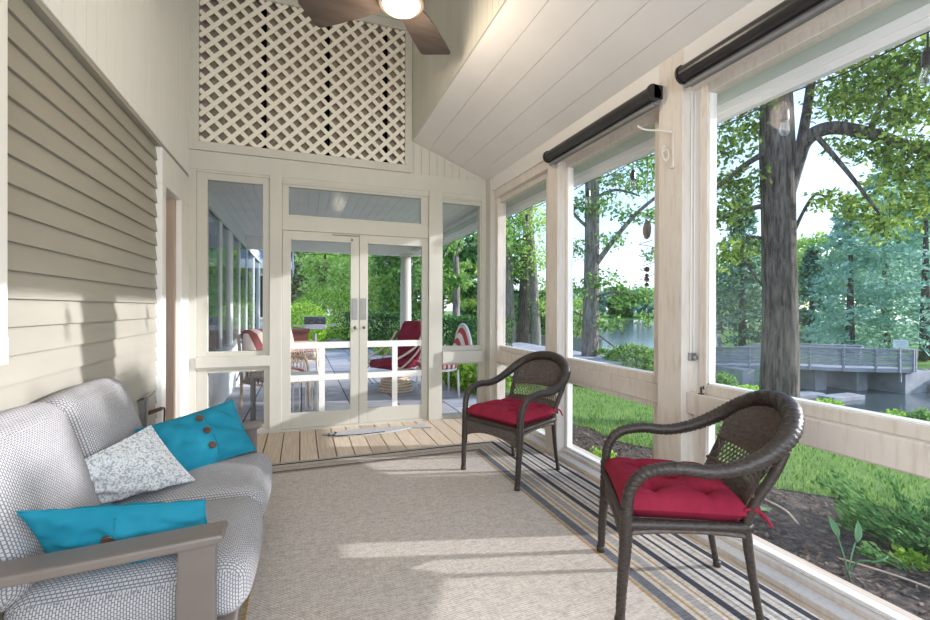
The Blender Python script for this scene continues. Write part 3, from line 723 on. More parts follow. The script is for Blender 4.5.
# ------------------------------------------------------------------ sofa
def rbox(x0, x1, y0, y1, z0, z1, r, puff=(0, 0, 0), n=14):
    """rounded, puffed cushion"""
    c = Vector(((x0+x1)/2, (y0+y1)/2, (z0+z1)/2)); h = Vector(((x1-x0)/2, (y1-y0)/2, (z1-z0)/2))
    mb = MB(); idx = {}; fs = []
    def pt(a):
        key = tuple(round(q, 5) for q in a)
        if key in idx: return idx[key]
        p = Vector((a[0]*h.x, a[1]*h.y, a[2]*h.z))
        inn = Vector([max(-h[i]+r, min(h[i]-r, p[i])) for i in range(3)]); dlt = p-inn
        if dlt.length > 1e-9: p = inn+dlt.normalized()*r
        fx = 1-a[0]**2; fy = 1-a[1]**2; fz = 1-a[2]**2
        p += Vector((puff[0]*a[0]*fy*fz, puff[1]*a[1]*fx*fz, puff[2]*a[2]*fx*fy))
        idx[key] = len(mb.v); mb.v.append(tuple(c+p)); return idx[key]
    g = [-1+2*i/n for i in range(n+1)]
    g = [math.copysign(abs(q)**.7, q) for q in g]
    for ax in range(3):
        for sg in (-1, 1):
            for i in range(n):
                for j in range(n):
                    q = []
                    for (u, v) in ((g[i], g[j]), (g[i+1], g[j]), (g[i+1], g[j+1]), (g[i], g[j+1])):
                        a = [0, 0, 0]; a[ax] = sg; a[(ax+1) % 3] = u; a[(ax+2) % 3] = v; q.append(pt(a))
                    mb.f.append(tuple(q))
    return mb
sf = empty('sofa', (-.55, 2.25, 0), 'grey upholstered outdoor loveseat with taupe metal arms along the siding wall', 'sofa')
Y0, YM, Y1 = 1.60, 2.215, 2.86
for a, b_ in ((Y0+.005, YM-.003), (YM+.003, Y1-.005)):
    rbox(-.80, -.165, a, b_, .235, .425, .07, (.02, .012, .03)).build('seat_cushion', 'fabric', sf, smooth=True)
for a, b_ in ((Y0+.005, YM-.003), (YM+.003, Y1-.005)):
    m_ = rbox(-.10, .075, a, b_, -.01, .52, .075, (.03, .012, .015))
    th = R(17)
    m_.v = [(-.80 + (v[0])*math.cos(th) - (v[2])*math.sin(th), v[1], .385 + v[0]*math.sin(th)*1.0 + v[2]*math.cos(th)) for v in m_.v]
    m_.build('back_cushion', 'fabric', sf, smooth=True)
fm = MB().box(-.86, -.2, Y0-.01, Y1+.01, .185, .235)
fm.bar((-.84, Y0, .2), (-1.0, Y0, .78), .05, .035, (0, 1, 0)).bar((-.84, Y1, .2), (-1.0, Y1, .78), .05, .035, (0, 1, 0)).bar((-.99, Y0-.02, .77), (-.99, Y1+.02, .77), .035, .05)
fm.build('frame', 'taupe', sf, bevel=.006)
for yc in (Y0-.045, Y1+.05):
    ap = [(-.99, .50), (-.99, .535), (-.6, .552), (-.225, .572), (-.215, .56), (-.235, .542), (-.6, .522)]
    MB().prism(ap, 'y', yc-.055, yc+.055).build('armrest', 'taupe', sf, bevel=.008)
    lp = [(-.245, .548), (-.245, 0), (-.30, 0), (-.345, .16), (-.37, .19), (-.50, .20), (-.50, .225), (-.38, .24), (-.35, .28), (-.345, .54)]
    MB().prism(lp, 'y', yc-.02, yc+.02).build('leg', 'taupe', sf, bevel=.006)
    rp = [(-.99, .51), (-.93, .515), (-.90, .0), (-.96, .0)]
    MB().prism(rp, 'y', yc-.02, yc+.02).build('leg', 'taupe', sf, bevel=.006)

def pillow(name, P, thick, mat, label, cat='pillow', group=None, pinch=.05, wr=.006, sag=None, seedp=0):
    """P: corners 00,10,11,01 (going round)"""
    P = [Vector(p) for p in P]; nrm = (P[1]-P[0]).cross(P[3]-P[0]).normalized()
    e = empty(name, (P[0]+P[1]+P[2]+P[3])/4, label, cat, group)
    def surf(u, v, sg, k=1.0):
        a = 2*u-1; b_ = 2*v-1
        uu = .5+.5*a*(1-pinch*(1-b_*b_)); vv = .5+.5*b_*(1-pinch*(1-a*a))
        p = P[0]*(1-uu)*(1-vv)+P[1]*uu*(1-vv)+P[2]*uu*vv+P[3]*(1-uu)*vv
        t = thick*(max(0, (1-abs(a)**2.6)*(1-abs(b_)**2.6)))**.55
        wv = wr*(math.sin(9*a+5*b_+seedp)*math.sin(4*b_-3*a+1.3*seedp)+.6*math.sin(17*b_*a+7*a+seedp))*min(1, t/thick*1.2)
        if sag: p = p+Vector((0, 0, sag))*(1-a*a)*(1-b_*b_)
        return p+nrm*(sg*(t*k)+wv)
    mb = MB(); n = 26
    for sg in (1, -1): mb.grid(lambda u, v: surf(u, v, sg), n, n)
    o = mb.build('cover', mat, e, smooth=True)
    MB().tube([surf(i/40, 0, 0) for i in range(41)]+[surf(1, i/30, 0) for i in range(1, 31)]+[surf(1-i/40, 1, 0) for i in range(1, 41)]+[surf(0, 1-i/30, 0) for i in range(1, 31)], .003, 6).build('piping', mat, e, smooth=True)
    return e, surf, nrm
def buttons(e, surf, nrm, us, sg, u_line):
    for v in us:
        c = surf(u_line, v, sg); d = nrm*sg
        p = c+d*.001
        mb = MB().tube([p, p+d*.004, p+d*.007, p+d*.006], [.019, .019, .016, .010], 16)
        bt = mb.build('button', 'button', e, smooth=False)
        a = d.orthogonal().normalized(); b_ = d.cross(a)
        h = MB()
        for i in (-1, 1):
            for j in (-1, 1): q = p+d*.0062+a*.0035*i+b_*.0035*j; h.tube([q, q+d*.0012], .0014, 6)
        h.build('button_holes', 'black', bt)
    pl_ = MB().tube([surf(u_line+.06, i/30, sg, 1.0)+nrm*sg*.001 for i in range(2, 29)], .0022, 6)
    pl_.build('placket', 'turq', e, smooth=True)
pa = pillow('throw_pillow', [(-.62, 2.40, .450), (-.24, 2.77, .450), (-.375, 2.90, .715), (-.745, 2.54, .665)], .062, 'turq',
            'turquoise lumbar pillow with three brown buttons at the far arm of the loveseat', group='pillows on the loveseat', seedp=1, wr=.010)
buttons(*pa, (.22, .5, .78), 1, .50)
pb = pillow('throw_pillow', [(-.80, 2.17, .455), (-.46, 2.36, .455), (-.66, 2.46, .70), (-.84, 2.10, .64)], .06, 'speckle',
            'pale grey speckled square pillow slumped between the two turquoise pillows', group='pillows on the loveseat', wr=.013, seedp=4)
pcw = pillow('throw_pillow', [(-.72, 1.735, .435), (-.27, 1.72, .435), (-.30, 1.69, .610), (-.775, 1.665, .655)], .055, 'turq',
             'turquoise lumbar pillow with one brown button showing behind the near arm', group='pillows on the loveseat', wr=.010, seedp=2)
buttons(*pcw, (.62,), 1, .44)

# ------------------------------------------------------------------ wicker chairs
def mirror(p): return (-p[0], p[1], p[2])
def make_chair():
    root = empty('wicker_chair', (0, 0, 0))
    half = [(.276, -.240, .44), (.281, -.228, .535), (.288, -.175, .607), (.295, -.07, .634), (.299, .06, .630), (.296, .17, .655), (.280, .275, .708), (.232, .358, .775), (.130, .412, .832), (0, .428, .851)]
    path = half+[mirror(p) for p in reversed(half[:-1])]
    rr = [.021, .022, .023, .024, .025, .027, .031, .034, .036, .036]; rr = rr+rr[-2::-1]
    pts = spline(path, 14); MB().tube(pts, ease(rr, 14), 16, braid=.24, pitch=.022).build('arm_rim', 'wicker', root, smooth=True, world=False)
    for sx in (-1, 1):
        p = spline([(.270*sx, -.262, .0), (.272*sx, -.255, .15), (.275*sx, -.243, .32), (.276*sx, -.240, .46)], 14)
        MB().tube(p, ease([.017, .020, .024, .024], 14), 12, braid=.18, pitch=.026).lathe([(.019, 0), (.021, .004), (.021, .028), (.017, .032)], (.270*sx, -.262, 0), 14).build('leg', 'wicker', root, smooth=True, world=False)
    for sx in (-1, 1):
        p = spline([(.225*sx, .272, 0), (.222*sx, .245, .15), (.222*sx, .215, .36), (.225*sx, .225, .46), (.243*sx, .300, .62), (.252*sx, .335, .712)], 10)
        MB().tube(p, ease([.013, .015, .018, .018, .018, .016], 10), 10, braid=.12, pitch=.02).lathe([(.015, 0), (.017, .004), (.017, .025), (.013, .03)], (.225*sx, .272, 0), 12).build('leg', 'wicker', root, smooth=True, world=False)
    # seat
    st = MB(); n = 22
    st.prism([(-.270, -.235), (.270, -.235), (.235, .225), (-.235, .225)], 'z', .385, .405)
    for i in range(30):
        t = -1+2*(i+.5)/30; st.tube([(t*.265, -.242, .402), (t*.235, .225, .402)], .006, 6)
    st.build('seat', 'wicker_weave', root, world=False)
    fr_ = MB()
    for a, b_ in (((-.276, -.240, .40), (.276, -.240, .40)), ((-.276, -.240, .40), (-.225, .222, .40)), ((.276, -.240, .40), (.225, .222, .40)), ((-.225, .222, .40), (.225, .222, .40))):
        q = [Vector(a).lerp(Vector(b_), i/40) for i in range(41)]; fr_.tube(q, .018, 10, braid=.2, pitch=.024)
    fr_.build('seat_frame', 'wicker', root, smooth=True, world=False)
    ap_ = MB()
    for a, b_, dp in (((-.268, -.242), (.268, -.242), .125), ((-.274, -.232), (-.226, .215), .03), ((.274, -.232), (.226, .215), .03)):
        low = []
        for i in range(49):
            t = (i+.5)/49; x_ = a[0]+(b_[0]-a[0])*t; y_ = a[1]+(b_[1]-a[1])*t; lo = .395-dp*(.55+.45*abs(2*t-1)**2.2)
            ap_.tube([(x_, y_, .40), (x_, y_, lo)], .0048, 5); low.append((x_, y_, lo))
        ap_.tube(low, .010, 7)
        for k in (.3, .55, .8):
            ap_.tube([(q[0], q[1], .40-(.40-q[2])*k) for q in low], .004, 5)
    ap_.build('apron', 'wicker_weave', root, world=False)
    # back panel
    def yb(x_, z_): return .222+(z_-.42)*.495-.80*x_*x_
    def ztop(x_):
        a = abs(x_)
        return np.interp(a, [0, .125, .225, .262], [.842, .824, .766, .704])
    bk = MB(); nb = 44
    for i in range(nb):
        t = -1+2*(i+.5)/nb; xt = t*.25; xb = t*.212
        zt = ztop(xt)
        def q(z_, xt=xt, xb=xb): k_ = min(1, (z_-.42)/.3); x_ = xb+(xt-xb)*k_; return (x_, yb(x_, z_), z_)
        if zt > .64: bk.tube([q(.625+(zt-.625)*j/5) for j in range(6)], .0052, 5)
        bk.tube([q(.41+(.525-.41)*j/3) for j in range(4)], .0052, 5)
    for j in range(14):
        z_ = .632+j*.016; hw = [x_ for x_ in np.linspace(-.25, .25, 41) if ztop(x_) > z_]
        if len(hw) > 4: bk.tube([(x_, yb(x_, z_)+.003*(1 if (k_+j) % 2 else -1), z_) for k_, x_ in enumerate(hw)], .0035, 5)
    for z_ in (.43, .45, .47, .49, .51):
        bk.tube([(x_, yb(x_, z_)+.003*(1 if k_ % 2 else -1), z_) for k_, x_ in enumerate(np.linspace(-.225, .225, 41))], .0035, 5)
    for z_ in (.525, .625):
        bk.tube([(x_, yb(x_, z_), z_) for x_ in np.linspace(-.235, .235, 30)], .008, 7)
    nl = 19
    for i in range(-4, nl+1):
        for sg in (1, -1):
            xa = -.235+.47*i/nl; xb_ = xa+sg*.0742*.9
            if -.24 <= xa <= .24 and -.24 <= xb_ <= .24:
                bk.tube([(xa+(xb_-xa)*k_/4, yb(xa+(xb_-xa)*k_/4, .525+.10*k_/4)+.002*sg, .525+.10*k_/4) for k_ in range(5)], .0036, 5)
    bk.build('backrest', 'wicker_weave', root, world=False)
    # tufted cushion
    cu = MB(); tufts = [(-.5, -.42), (.5, -.42), (-.5, .42), (.5, .42), (0, 0)]
    def top(u, v, sg):
        a = 2*u-1; b_ = 2*v-1
        e_ = (max(0, (1-abs(a)**6)*(1-abs(b_)**6)))**.42
        h = .074
        for tx, ty in tufts: h -= .045*math.exp(-((a-tx)**2+(b_-ty)**2)/.022) + .022*math.exp(-((a-tx)**2+(b_-ty)**2)/.07)
        for ln in (.5, -.5): h -= .011*math.exp(-((a-ln)/.05)**2)
        for ln in (.42, -.42): h -= .011*math.exp(-((b_-ln)/.05)**2)
        x_ = a*(.258-.020*(b_+1)/2)*(1-.03*(1-b_*b_)); y_ = -.014+b_*.240*(1-.03*(1-a*a))
        return (x_, y_, .448+(h*e_ if sg > 0 else -.050*e_))
    cu.grid(lambda u, v: top(u, v, 1), 44, 44); cu.grid(lambda u, v: top(u, v, -1), 20, 20)
    co = cu.build('cushion', 'red', root, smooth=True, world=False)
    for sx in (-1, 1):
        t_ = MB().tube(spline([(.235*sx, .20, .47), (.238*sx, .235, .475), (.250*sx, .262, .46), (.252*sx, .288, .42)], 6), .006, 6)
        t_.tube(spline([(.238*sx, .235, .475), (.215*sx, .25, .50), (.224*sx, .262, .455), (.210*sx, .285, .43)], 6), .006, 6)
        t_.lathe([(.004, -.012), (.012, 0), (.004, .012)], (.240*sx, .236, .475), 8)
        t_.build('tie', 'red', co, world=False)
    for tx, ty in tufts:
        p = top((tx+1)/2, (ty+1)/2, 1); MB().lathe([(.010, -.004), (.010, .002), (.005, .005)], p, 10).build('tuft_button', 'red', co, smooth=True, world=False)
    return root
ch = make_chair()
tag(ch, 'dark brown wicker armchair with red cushion by the corner window, the farther one', 'chair', 'wicker armchairs')
ch.location = (1.52, 3.088, .013); ch.rotation_euler = (0, 0, math.atan2(-.39, -.92)+math.pi/2)
c2 = copy_tree(ch)
tag(c2, 'dark brown wicker armchair with red cushion in front of the wide window, the nearer one', 'chair', 'wicker armchairs')
fd = Vector((-.87, .49)).normalized()
c2.location = (1.536, 1.542, .013); c2.rotation_euler = (0, 0, math.atan2(fd.y, fd.x)+math.pi/2)

# ------------------------------------------------------------------ ceiling fan
fc = Vector((.545, 2.60))
fn = empty('ceiling_fan', (fc.x, fc.y, 3.0), 'bronze ceiling fan with brown blades and a lit round lamp', 'ceiling fan')
MB().cyl((fc.x, fc.y, 3.28), (fc.x, fc.y, 4.70), .013).build('downrod', 'bronze', fn)
MB().lathe([(.07, 4.62), (.06, 4.66), (.075, 4.70)][::-1] and [(.03, 4.60), (.07, 4.65), (.075, 4.70)], (fc.x, fc.y, 0), 24).build('canopy', 'bronze', fn, smooth=True)
MB().lathe([(.03, 3.315), (.07, 3.295), (.115, 3.235), (.12, 3.115), (.10, 3.075), (.06, 3.07)], (fc.x, fc.y, 0), 28).build('motor_housing', 'bronze', fn, smooth=True)
MB().lathe([(.06, 3.085), (.135, 3.075), (.140, 3.04), (.128, 3.027), (.105, 3.027)], (fc.x, fc.y, 0), 32).build('light_rim', 'bronze', fn, smooth=True)
lamp = MB().lathe([(.112, 3.04), (.112, 3.027), (.100, 3.013), (.07, 3.002), (.03, 2.998), (.001, 2.997)], (fc.x, fc.y, 0), 32).build('lamp_glass', 'lamp', fn, smooth=True)
for ang in (55, 143, 235, 325):
    a = R(ang); d = Vector((math.cos(a), math.sin(a), 0)); s_ = Vector((-d.y, d.x, 0)); tl_ = Vector((0, 0, 1))
    mb = MB(); prof = []
    for r_, wd in ((.13, .065), (.2, .088), (.33, .104), (.5, .112), (.618, .114), (.634, .108), (.642, .092)):
        prof.append((r_, wd))
    vs = []
    for r_, wd in prof:
        for sg in (-1, 1):
            for dz in (.0, .008):
                vs.append(Vector((fc.x, fc.y, 3.09+dz+sg*wd*.14))+d*r_+s_*wd*sg)
    mb.v = [tuple(v) for v in vs]; m_ = len(prof)
    for i in range(m_-1):
        o = i*4
        mb.f += [(o, o+4, o+6, o+2), (o+1, o+3, o+7, o+5), (o, o+1, o+5, o+4), (o+2, o+6, o+7, o+3)]
    mb.f += [(0, 2, 3, 1), (4*m_-4, 4*m_-3, 4*m_-1, 4*m_-2)]
    mb.build('blade', 'fan_blade', fn)
pl_l = bpy.data.lights.new('fan_bulb', 'POINT'); pl_l.energy = 17; pl_l.color = (1, .86, .68); pl_l.shadow_soft_size = .11
po = bpy.data.objects.new('fan_bulb', pl_l); C.objects.link(po); po.parent = fn; po.location = (0, 0, -.13)

# ------------------------------------------------------------------ roller shades
def roller(y0, y1, label):
    zc, xc = 2.553, 1.985
    e = empty('roller_shade', (xc, (y0+y1)/2, zc), label, 'window shade', 'rolled up window shades')
    MB().cyl((xc, y0, zc), (xc, y1, zc), .044, 24).build('roll', 'black', e, smooth=False)
    MB().box(xc+.015, xc+.06, y0, y1, zc-.062, zc+.03).build('hanging_cloth', 'shade_grey', e, bevel=.004)
    MB().cyl((xc+.01, y0+.01, zc-.066), (xc+.01, y1-.01, zc-.066), .013, 12).build('bottom_bar', 'shade_grey', e)
    for a in (y0-.012, y1): MB().cyl((xc, a, zc), (xc, a+.012, zc), .052, 24).box(xc, XR+.08, a, a+.012, zc-.03, zc+.05).build('bracket', 'black', e)
roller(2.15, 3.36, 'black roller shade rolled up over the middle window beside the corner')
roller(-.1, 1.92, 'black roller shade rolled up over the wide near window')
pc_ = empty('shade_chain', (2.135, 1.965, 1.0), 'white bead pull chain with clip on the post beside the wide window', 'pull chain')
MB().tube([(2.13, 1.975, 2.50), (2.13, 1.975, 1.0)], .0022, 6).tube([(2.105, 1.975, 2.50), (2.105, 1.975, 1.0)], .0022, 6).build('chain', 'vinyl', pc_)
MB().box(2.095, 2.14, 1.965, 1.985, .955, 1.0).cyl((2.118, 1.965, .975), (2.118, 1.945, .975), .012).build('clip', 'steel', pc_, bevel=.003)
hk = empty('window_latch', (2.105, 1.90, .775), 'small black latch standing on the rail end of the wide window', 'latch')
MB().tube([(2.105, 1.90, .775), (2.105, 1.90, .815), (2.105, 1.885, .822), (2.105, 1.885, .805)], .005, 8).build('hook', 'black', hk)
MB().box(2.095, 2.115, 1.89, 1.912, .775, .781).build('foot', 'black', hk)

# plant hook bracket on the post
hb = empty('plant_hook', (2.045, 2.06, 2.15), 'cream scrolled metal plant hook screwed to the middle post', 'hook')
MB().box(2.038, 2.05, 2.045, 2.068, 2.08, 2.30).build('plate', 'worn', hb, bevel=.002)
sp = [(2.045-.03-.028*math.cos(t)*(1-t/14), 2.056+.0, 2.165-.042*math.sin(t)*(1-t/14)) for t in np.linspace(-1.5, 6.0, 40)]
MB().tube([(p[0], p[1]+.02*math.cos(0), p[2]) for p in sp], .006, 8).tube(spline([(2.04, 2.056, 2.29), (1.98, 2.08, 2.30), (1.90, 2.12, 2.31), (1.86, 2.14, 2.335)], 6), .006, 8).build('arm', 'worn', hb, smooth=True)
# outlet
ob = empty('outlet_box', (-1.02, 3.68, .5), 'grey weatherproof outlet with open cover and plug on the siding', 'outlet')
MB().box(-1.045, -1.0, 3.60, 3.70, .42, .62).build('box', 'steel', ob, bevel=.005)
MB().prism([(3.60, .42), (3.60, .645), (3.80, .66), (3.80, .640), (3.625, .628), (3.625, .42)], 'x', -.995, -.985).build('cover', 'steel', ob, bevel=.004)
cdp = MB().tube(spline([(-.99, 3.70, .515), (-.95, 3.76, .52), (-.95, 3.86, .505), (-.96, 3.90, .40), (-.965, 3.90, .20), (-.96, 3.86, .03)], 8), .006, 8)
cdp.tube([(-1.0, 3.68, .515), (-.95, 3.78, .52)], .014, 10)
tag(cdp.build('power_cord', 'cord', smooth=True), 'brown plug and cord hanging from the outlet beside the doorway', 'cord')

# ------------------------------------------------------------------ string lights under the eave, wind spinner
def bulbs(name, ys, label):
    e = empty(name, (2.40, ys[0], 2.38), label, 'string lights')
    pts = []
    yb_ = sorted(ys)
    for i, y in enumerate(yb_):
        pts.append((2.415, y, 2.395))
        if i < len(yb_)-1: pts.append((2.42, (y+yb_[i+1])/2, 2.375))
    MB().tube(spline(pts, 6), .004, 6).build('wire', 'black', e)
    for y in yb_:
        MB().cyl((2.415, y, 2.395), (2.415, y, 2.32), .004, 6).lathe([(.010, 2.33), (.019, 2.31), (.020, 2.262), (.016, 2.256)], (2.415, y, 0), 12).build('socket', 'black', e, smooth=False)
        MB().lathe([(.012, 2.262), (.016, 2.25), (.024, 2.22), (.025, 2.205), (.018, 2.185), (.004, 2.178)], (2.415, y, 0), 14).build('bulb', 'bulb', e, smooth=True)
bulbs('string_lights', [.5, 1.08, 1.66, 2.24, 2.82, 3.40, 3.98, 4.56, 5.2], 'string of clear bulbs in black sockets along the eave outside the right windows')
bulbs('string_lights', [5.7, 6.27, 6.90, 7.6, 8.4, 9.2], 'string of clear bulbs along the porch eave beyond the back wall')
e = empty('string_lights', (0, 9.60, 2.36), 'string of clear bulbs across the far porch beam beyond the doors', 'string lights')
xs_ = [-.2, .45, 1.1, 1.7, 2.25]
MB().tube(spline([p for i, x in enumerate(xs_) for p in ((x, 9.60, 2.36), (x+.3, 9.60, 2.33))][:-1], 6), .006, 6).build('wire', 'black', e)
for x in xs_:
    MB().lathe([(.008, 2.36), (.022, 2.33), (.022, 2.26)], (x, 9.60, 0), 10).build('socket', 'black', e)
    MB().lathe([(.016, 2.262), (.034, 2.22), (.03, 2.18), (.006, 2.165)], (x, 9.60, 0), 12).build('bulb', 'bulb', e, smooth=True)
ws = empty('wind_spinner', (2.39, 2.64, 2.40), 'hanging spiral wire wind spinner with a flat stone outside the middle window', 'wind spinner')
MB().cyl((2.39, 2.64, 2.40), (2.39, 2.64, 1.90), .002, 6).build('thread', 'black', ws)
mb = MB(); mb.lathe([(.004, 0), (.028, .015), (.04, .05), (.042, .085), (.03, .125), (.008, .14)], (2.39, 2.64, 1.765), 14)
mb.v = [(2.39+(v[0]-2.39)*.35, v[1], v[2]) for v in mb.v]; mb.build('stone', 'bark_grey', ws, smooth=True)
MB().tube([(2.39+.05*math.cos(t), 2.64+.06*math.sin(t), 1.765-.0135*t) for t in np.linspace(0, 4.4*math.pi, 70)], .0032, 6).build('spiral', 'steel', ws, smooth=True)
mb = MB()
for z_, r_ in ((1.545, .022), (1.50, .016), (1.47, .02), (1.435, .014)):
    mb.lathe([(.002, -r_), (r_*.8, -r_*.5), (r_, 0), (r_*.8, r_*.5), (.002, r_)], (2.39, 2.64, z_), 12)
mb.build('beads', 'button', ws, smooth=True)
MB().tube([(2.39+.045*math.cos(t), 2.64+.045*math.sin(t), 1.57-.011*t) for t in np.linspace(0, 3.5*math.pi, 40)], .003, 6).build('bead_wire', 'steel', ws, smooth=True)

# ------------------------------------------------------------------ trees
def tree(name, label, base, trunk, radii, branches, leaves, size, lmat, bmat='bark', cat='tree', group=None, long=1.7, sides=14):
    e = empty(name, base, label, cat, group)
    t = MB().tube(spline(trunk, 8), ease(radii, 8), sides)
    for i, v in enumerate(t.v):
        pass
    t.build('trunk', bmat, e, smooth=True)
    if branches:
        b_ = MB()
        for pts, ra, rb in branches:
            q = spline(pts, 6); b_.tube(q, [ra+(rb-ra)*i/(len(q)-1) for i in range(len(q))], 8)
        b_.build('branches', bmat, e, smooth=True)
    leafmesh('foliage', leaves, size, lmat, e, long=long)
    return e
def view(px, py, d):
    """world point seen at photo position (px,py) at distance d along the view"""
    return CAM + _fw*d + _rt*((px-465)/FPX*d) - _up*((py-310)/FPX*d)

# big oak outside the wide window
d0 = 7.0; b0 = view(779, 422, d0); V = view
tr_ = [b0-Vector((0, 0, .35)), V(779, 405, d0), V(780, 330, d0), V(779, 260, d0), V(778, 200, d0), V(777, 150, d0), V(776, 95, d0), V(772, 30, d0), V(765, -60, d0)]
ra_ = [.33, .27, .24, .23, .23, .24, .215, .18, .15]
br_ = [([V(783, 205, d0), V(795, 165, 6.9), V(806, 140, 6.8), V(830, 128, 6.6), V(868, 133, 6.4), V(905, 145, 6.2), V(950, 158, 6.0)], .13, .06),
       ([V(790, 190, d0), V(800, 150, 7.0), V(810, 90, 7.1), V(818, 20, 7.2)], .09, .05),
       ([V(770, 150, d0), V(745, 165, 7), V(720, 185, 7), V(690, 205, 7)], .05, .025), ([V(770, 205, d0), V(745, 210, 7.1), V(715, 222, 7.2)], .05, .02), ([V(770, 240, d0), V(750, 238, 7.1), V(742, 255, 7.2), V(765, 290, 7.2)], .03, .012),
       ([V(815, 134, 6.7), V(850, 175, 6.4), V(880, 215, 6.2)], .04, .015), ([V(790, 240, d0), V(815, 195, 7.2), V(840, 210, 7.3)], .03, .012), ([V(868, 133, 6.4), V(890, 90, 6.2), V(915, 50, 6)], .04, .015)]
lv = []
for px, py, d, r_, n_ in ((725, 150, 7, .5, 420), (745, 185, 7.2, .5, 420), (722, 215, 7.2, .45, 380), (735, 250, 7.4, .45, 300), (750, 130, 7.3, .45, 350), (720, 260, 7.4, .35, 180),
                          (830, 60, 6.8, .6, 600), (860, 30, 6.5, .6, 600), (880, 80, 6.3, .5, 500), (915, 60, 6.2, .5, 520), (800, 60, 7.2, .5, 420), (840, 95, 6.8, .5, 420), (925, 110, 6.0, .45, 420), (880, 150, 6.3, .45, 420), (905, 175, 6.2, .5, 500), (925, 200, 6.1, .4, 380),
                          (858, 205, 6.6, .4, 280), (885, 225, 6.4, .45, 380), (825, 200, 7.0, .3, 160), (820, 30, 7.0, .7, 600), (760, 60, 7.2, .7, 600), (720, 90, 7, .7, 600), (700, 120, 7, .6, 500), (900, 10, 6.2, .8, 800), (950, 60, 6, .8, 700), (945, 160, 6, .6, 500), (780, 10, 7, .8, 600), (845, 145, 6.6, .35, 160), (850, 105, 6.6, .5, 420), (895, 115, 6.2, .5, 420), (870, 62, 6.4, .6, 500), (745, 105, 7.0, .5, 420), (728, 185, 7.2, .45, 320), (905, 90, 6.1, .5, 420), (815, 60, 7.1, .6, 420), (925, 150, 6.1, .45, 380)):
    lv.append(blob(V(px, py, d), (r_, r_, r_*.62), int(n_*1.0), .1))
tree('oak_tree', 'big dark trunked oak on the lawn outside the wide near window', b0, tr_, ra_, br_, np.concatenate(lv), .052, 'leaf_oak', sides=20)

# tree in the middle window
d1 = 12.5; b1 = V(589, 372, d1)
tr_ = [b1-Vector((0, 0, .4)), V(590, 360, d1), V(591, 300, d1), V(592, 240, d1), V(592, 180, d1), V(590, 120, d1), V(590, 60, d1)]
br_ = [([V(592, 270, d1), V(610, 245, 12.2), V(635, 215, 12), V(665, 190, 11.8)], .09, .04), ([V(592, 200, d1), V(615, 190, 12.3), V(640, 196, 12)], .06, .02), ([V(592, 300, d1), V(615, 292, 12.2), V(650, 300, 12)], .05, .02), ([V(591, 230, d1), V(575, 215, 12.5), V(560, 190, 12.5)], .06, .02), ([V(592, 320, d1), V(570, 310, 12.5)], .04, .02), ([V(592, 330, d1), V(612, 345, 12.3), V(620, 350, 12.3)], .03, .01)]
lv = []
for px, py, d, r_, n_ in ((575, 205, 12.3, .8, 420), (572, 250, 12.6, .7, 360), (580, 290, 12.6, .7, 350), (575, 325, 12.8, .6, 260), (600, 205, 12.2, .7, 380), (615, 180, 12.2, .7, 380), (640, 185, 12, .6, 380), (630, 215, 12.1, .6, 300), (610, 240, 12.2, .6, 260), (650, 165, 11.8, .6, 400), (605, 280, 12.2, .6, 280), (625, 300, 12.2, .55, 300), (645, 295, 12, .6, 330), (655, 215, 11.8, .4, 200), (612, 325, 12.3, .5, 220), (590, 170, 12.6, .8, 420), (655, 255, 11.9, .4, 140), (600, 350, 12.4, .35, 120), (640, 150, 12, .7, 400), (600, 150, 12.4, .8, 400), (570, 170, 12.4, .8, 400), (648, 320, 12, .4, 150)):
    lv.append(blob(V(px, py, d), (r_, r_, r_*.5), int(n_*.75), .1))
tree('pine_tree', 'straight grey trunked pine with loose branches seen through the middle window', b1, tr_, [.30, .24, .215, .20, .19, .17, .15], br_, np.concatenate(lv), .07, 'leaf_mid', 'bark_grey')

# three trunks in the corner window
def multi(px, d, lean, top, r_, label, name='birch_tree', mat='bark_grey', lvs=(), lm='leaf_mid', size=.09):
    b_ = V(px, 342, d); b_ = Vector((b_.x, b_.y, gz(b_.x, b_.y)))
    tr_ = [b_-Vector((0, 0, .3)), V(px, 335, d), V(px+lean*.4, 280, d), V(px+lean, 225, d), V(px+lean*1.6, top, d)]
    lv = [blob(V(x_, y_, dd), (rr_, rr_, rr_*.6), n_, .1) for x_, y_, dd, rr_, n_ in lvs]
    return tree(name, label, b_, tr_, [r_*1.25, r_, r_*.85, r_*.75, r_*.5], None, np.concatenate(lv), size, lm, mat)
multi(510, 20, -4, 120, .26, 'pale leaning trunk tree at the left of the corner window', lvs=((512, 230, 19, 1.3, 420), (506, 200, 19, 1.2, 350), (520, 270, 20, 1.0, 250), (508, 250, 19, .9, 200)), lm='leaf_mid')
multi(523, 21, 5, 130, .30, 'dark trunk tree in the middle of the trio in the corner window', 'maple_tree', 'bark', lvs=((526, 215, 20, 1.3, 420), (532, 250, 20, 1.0, 300), (522, 190, 20, 1.3, 350), (540, 285, 21, .9, 200)), lm='leaf_lime')
multi(536, 20, -6, 140, .22, 'slim white trunk tree at the right of the trio in the corner window', lvs=((540, 225, 19, 1.2, 400), (545, 262, 19, 1.0, 300), (538, 195, 19, 1.1, 300), (546, 305, 20, .9, 240)), lm='leaf_lime')

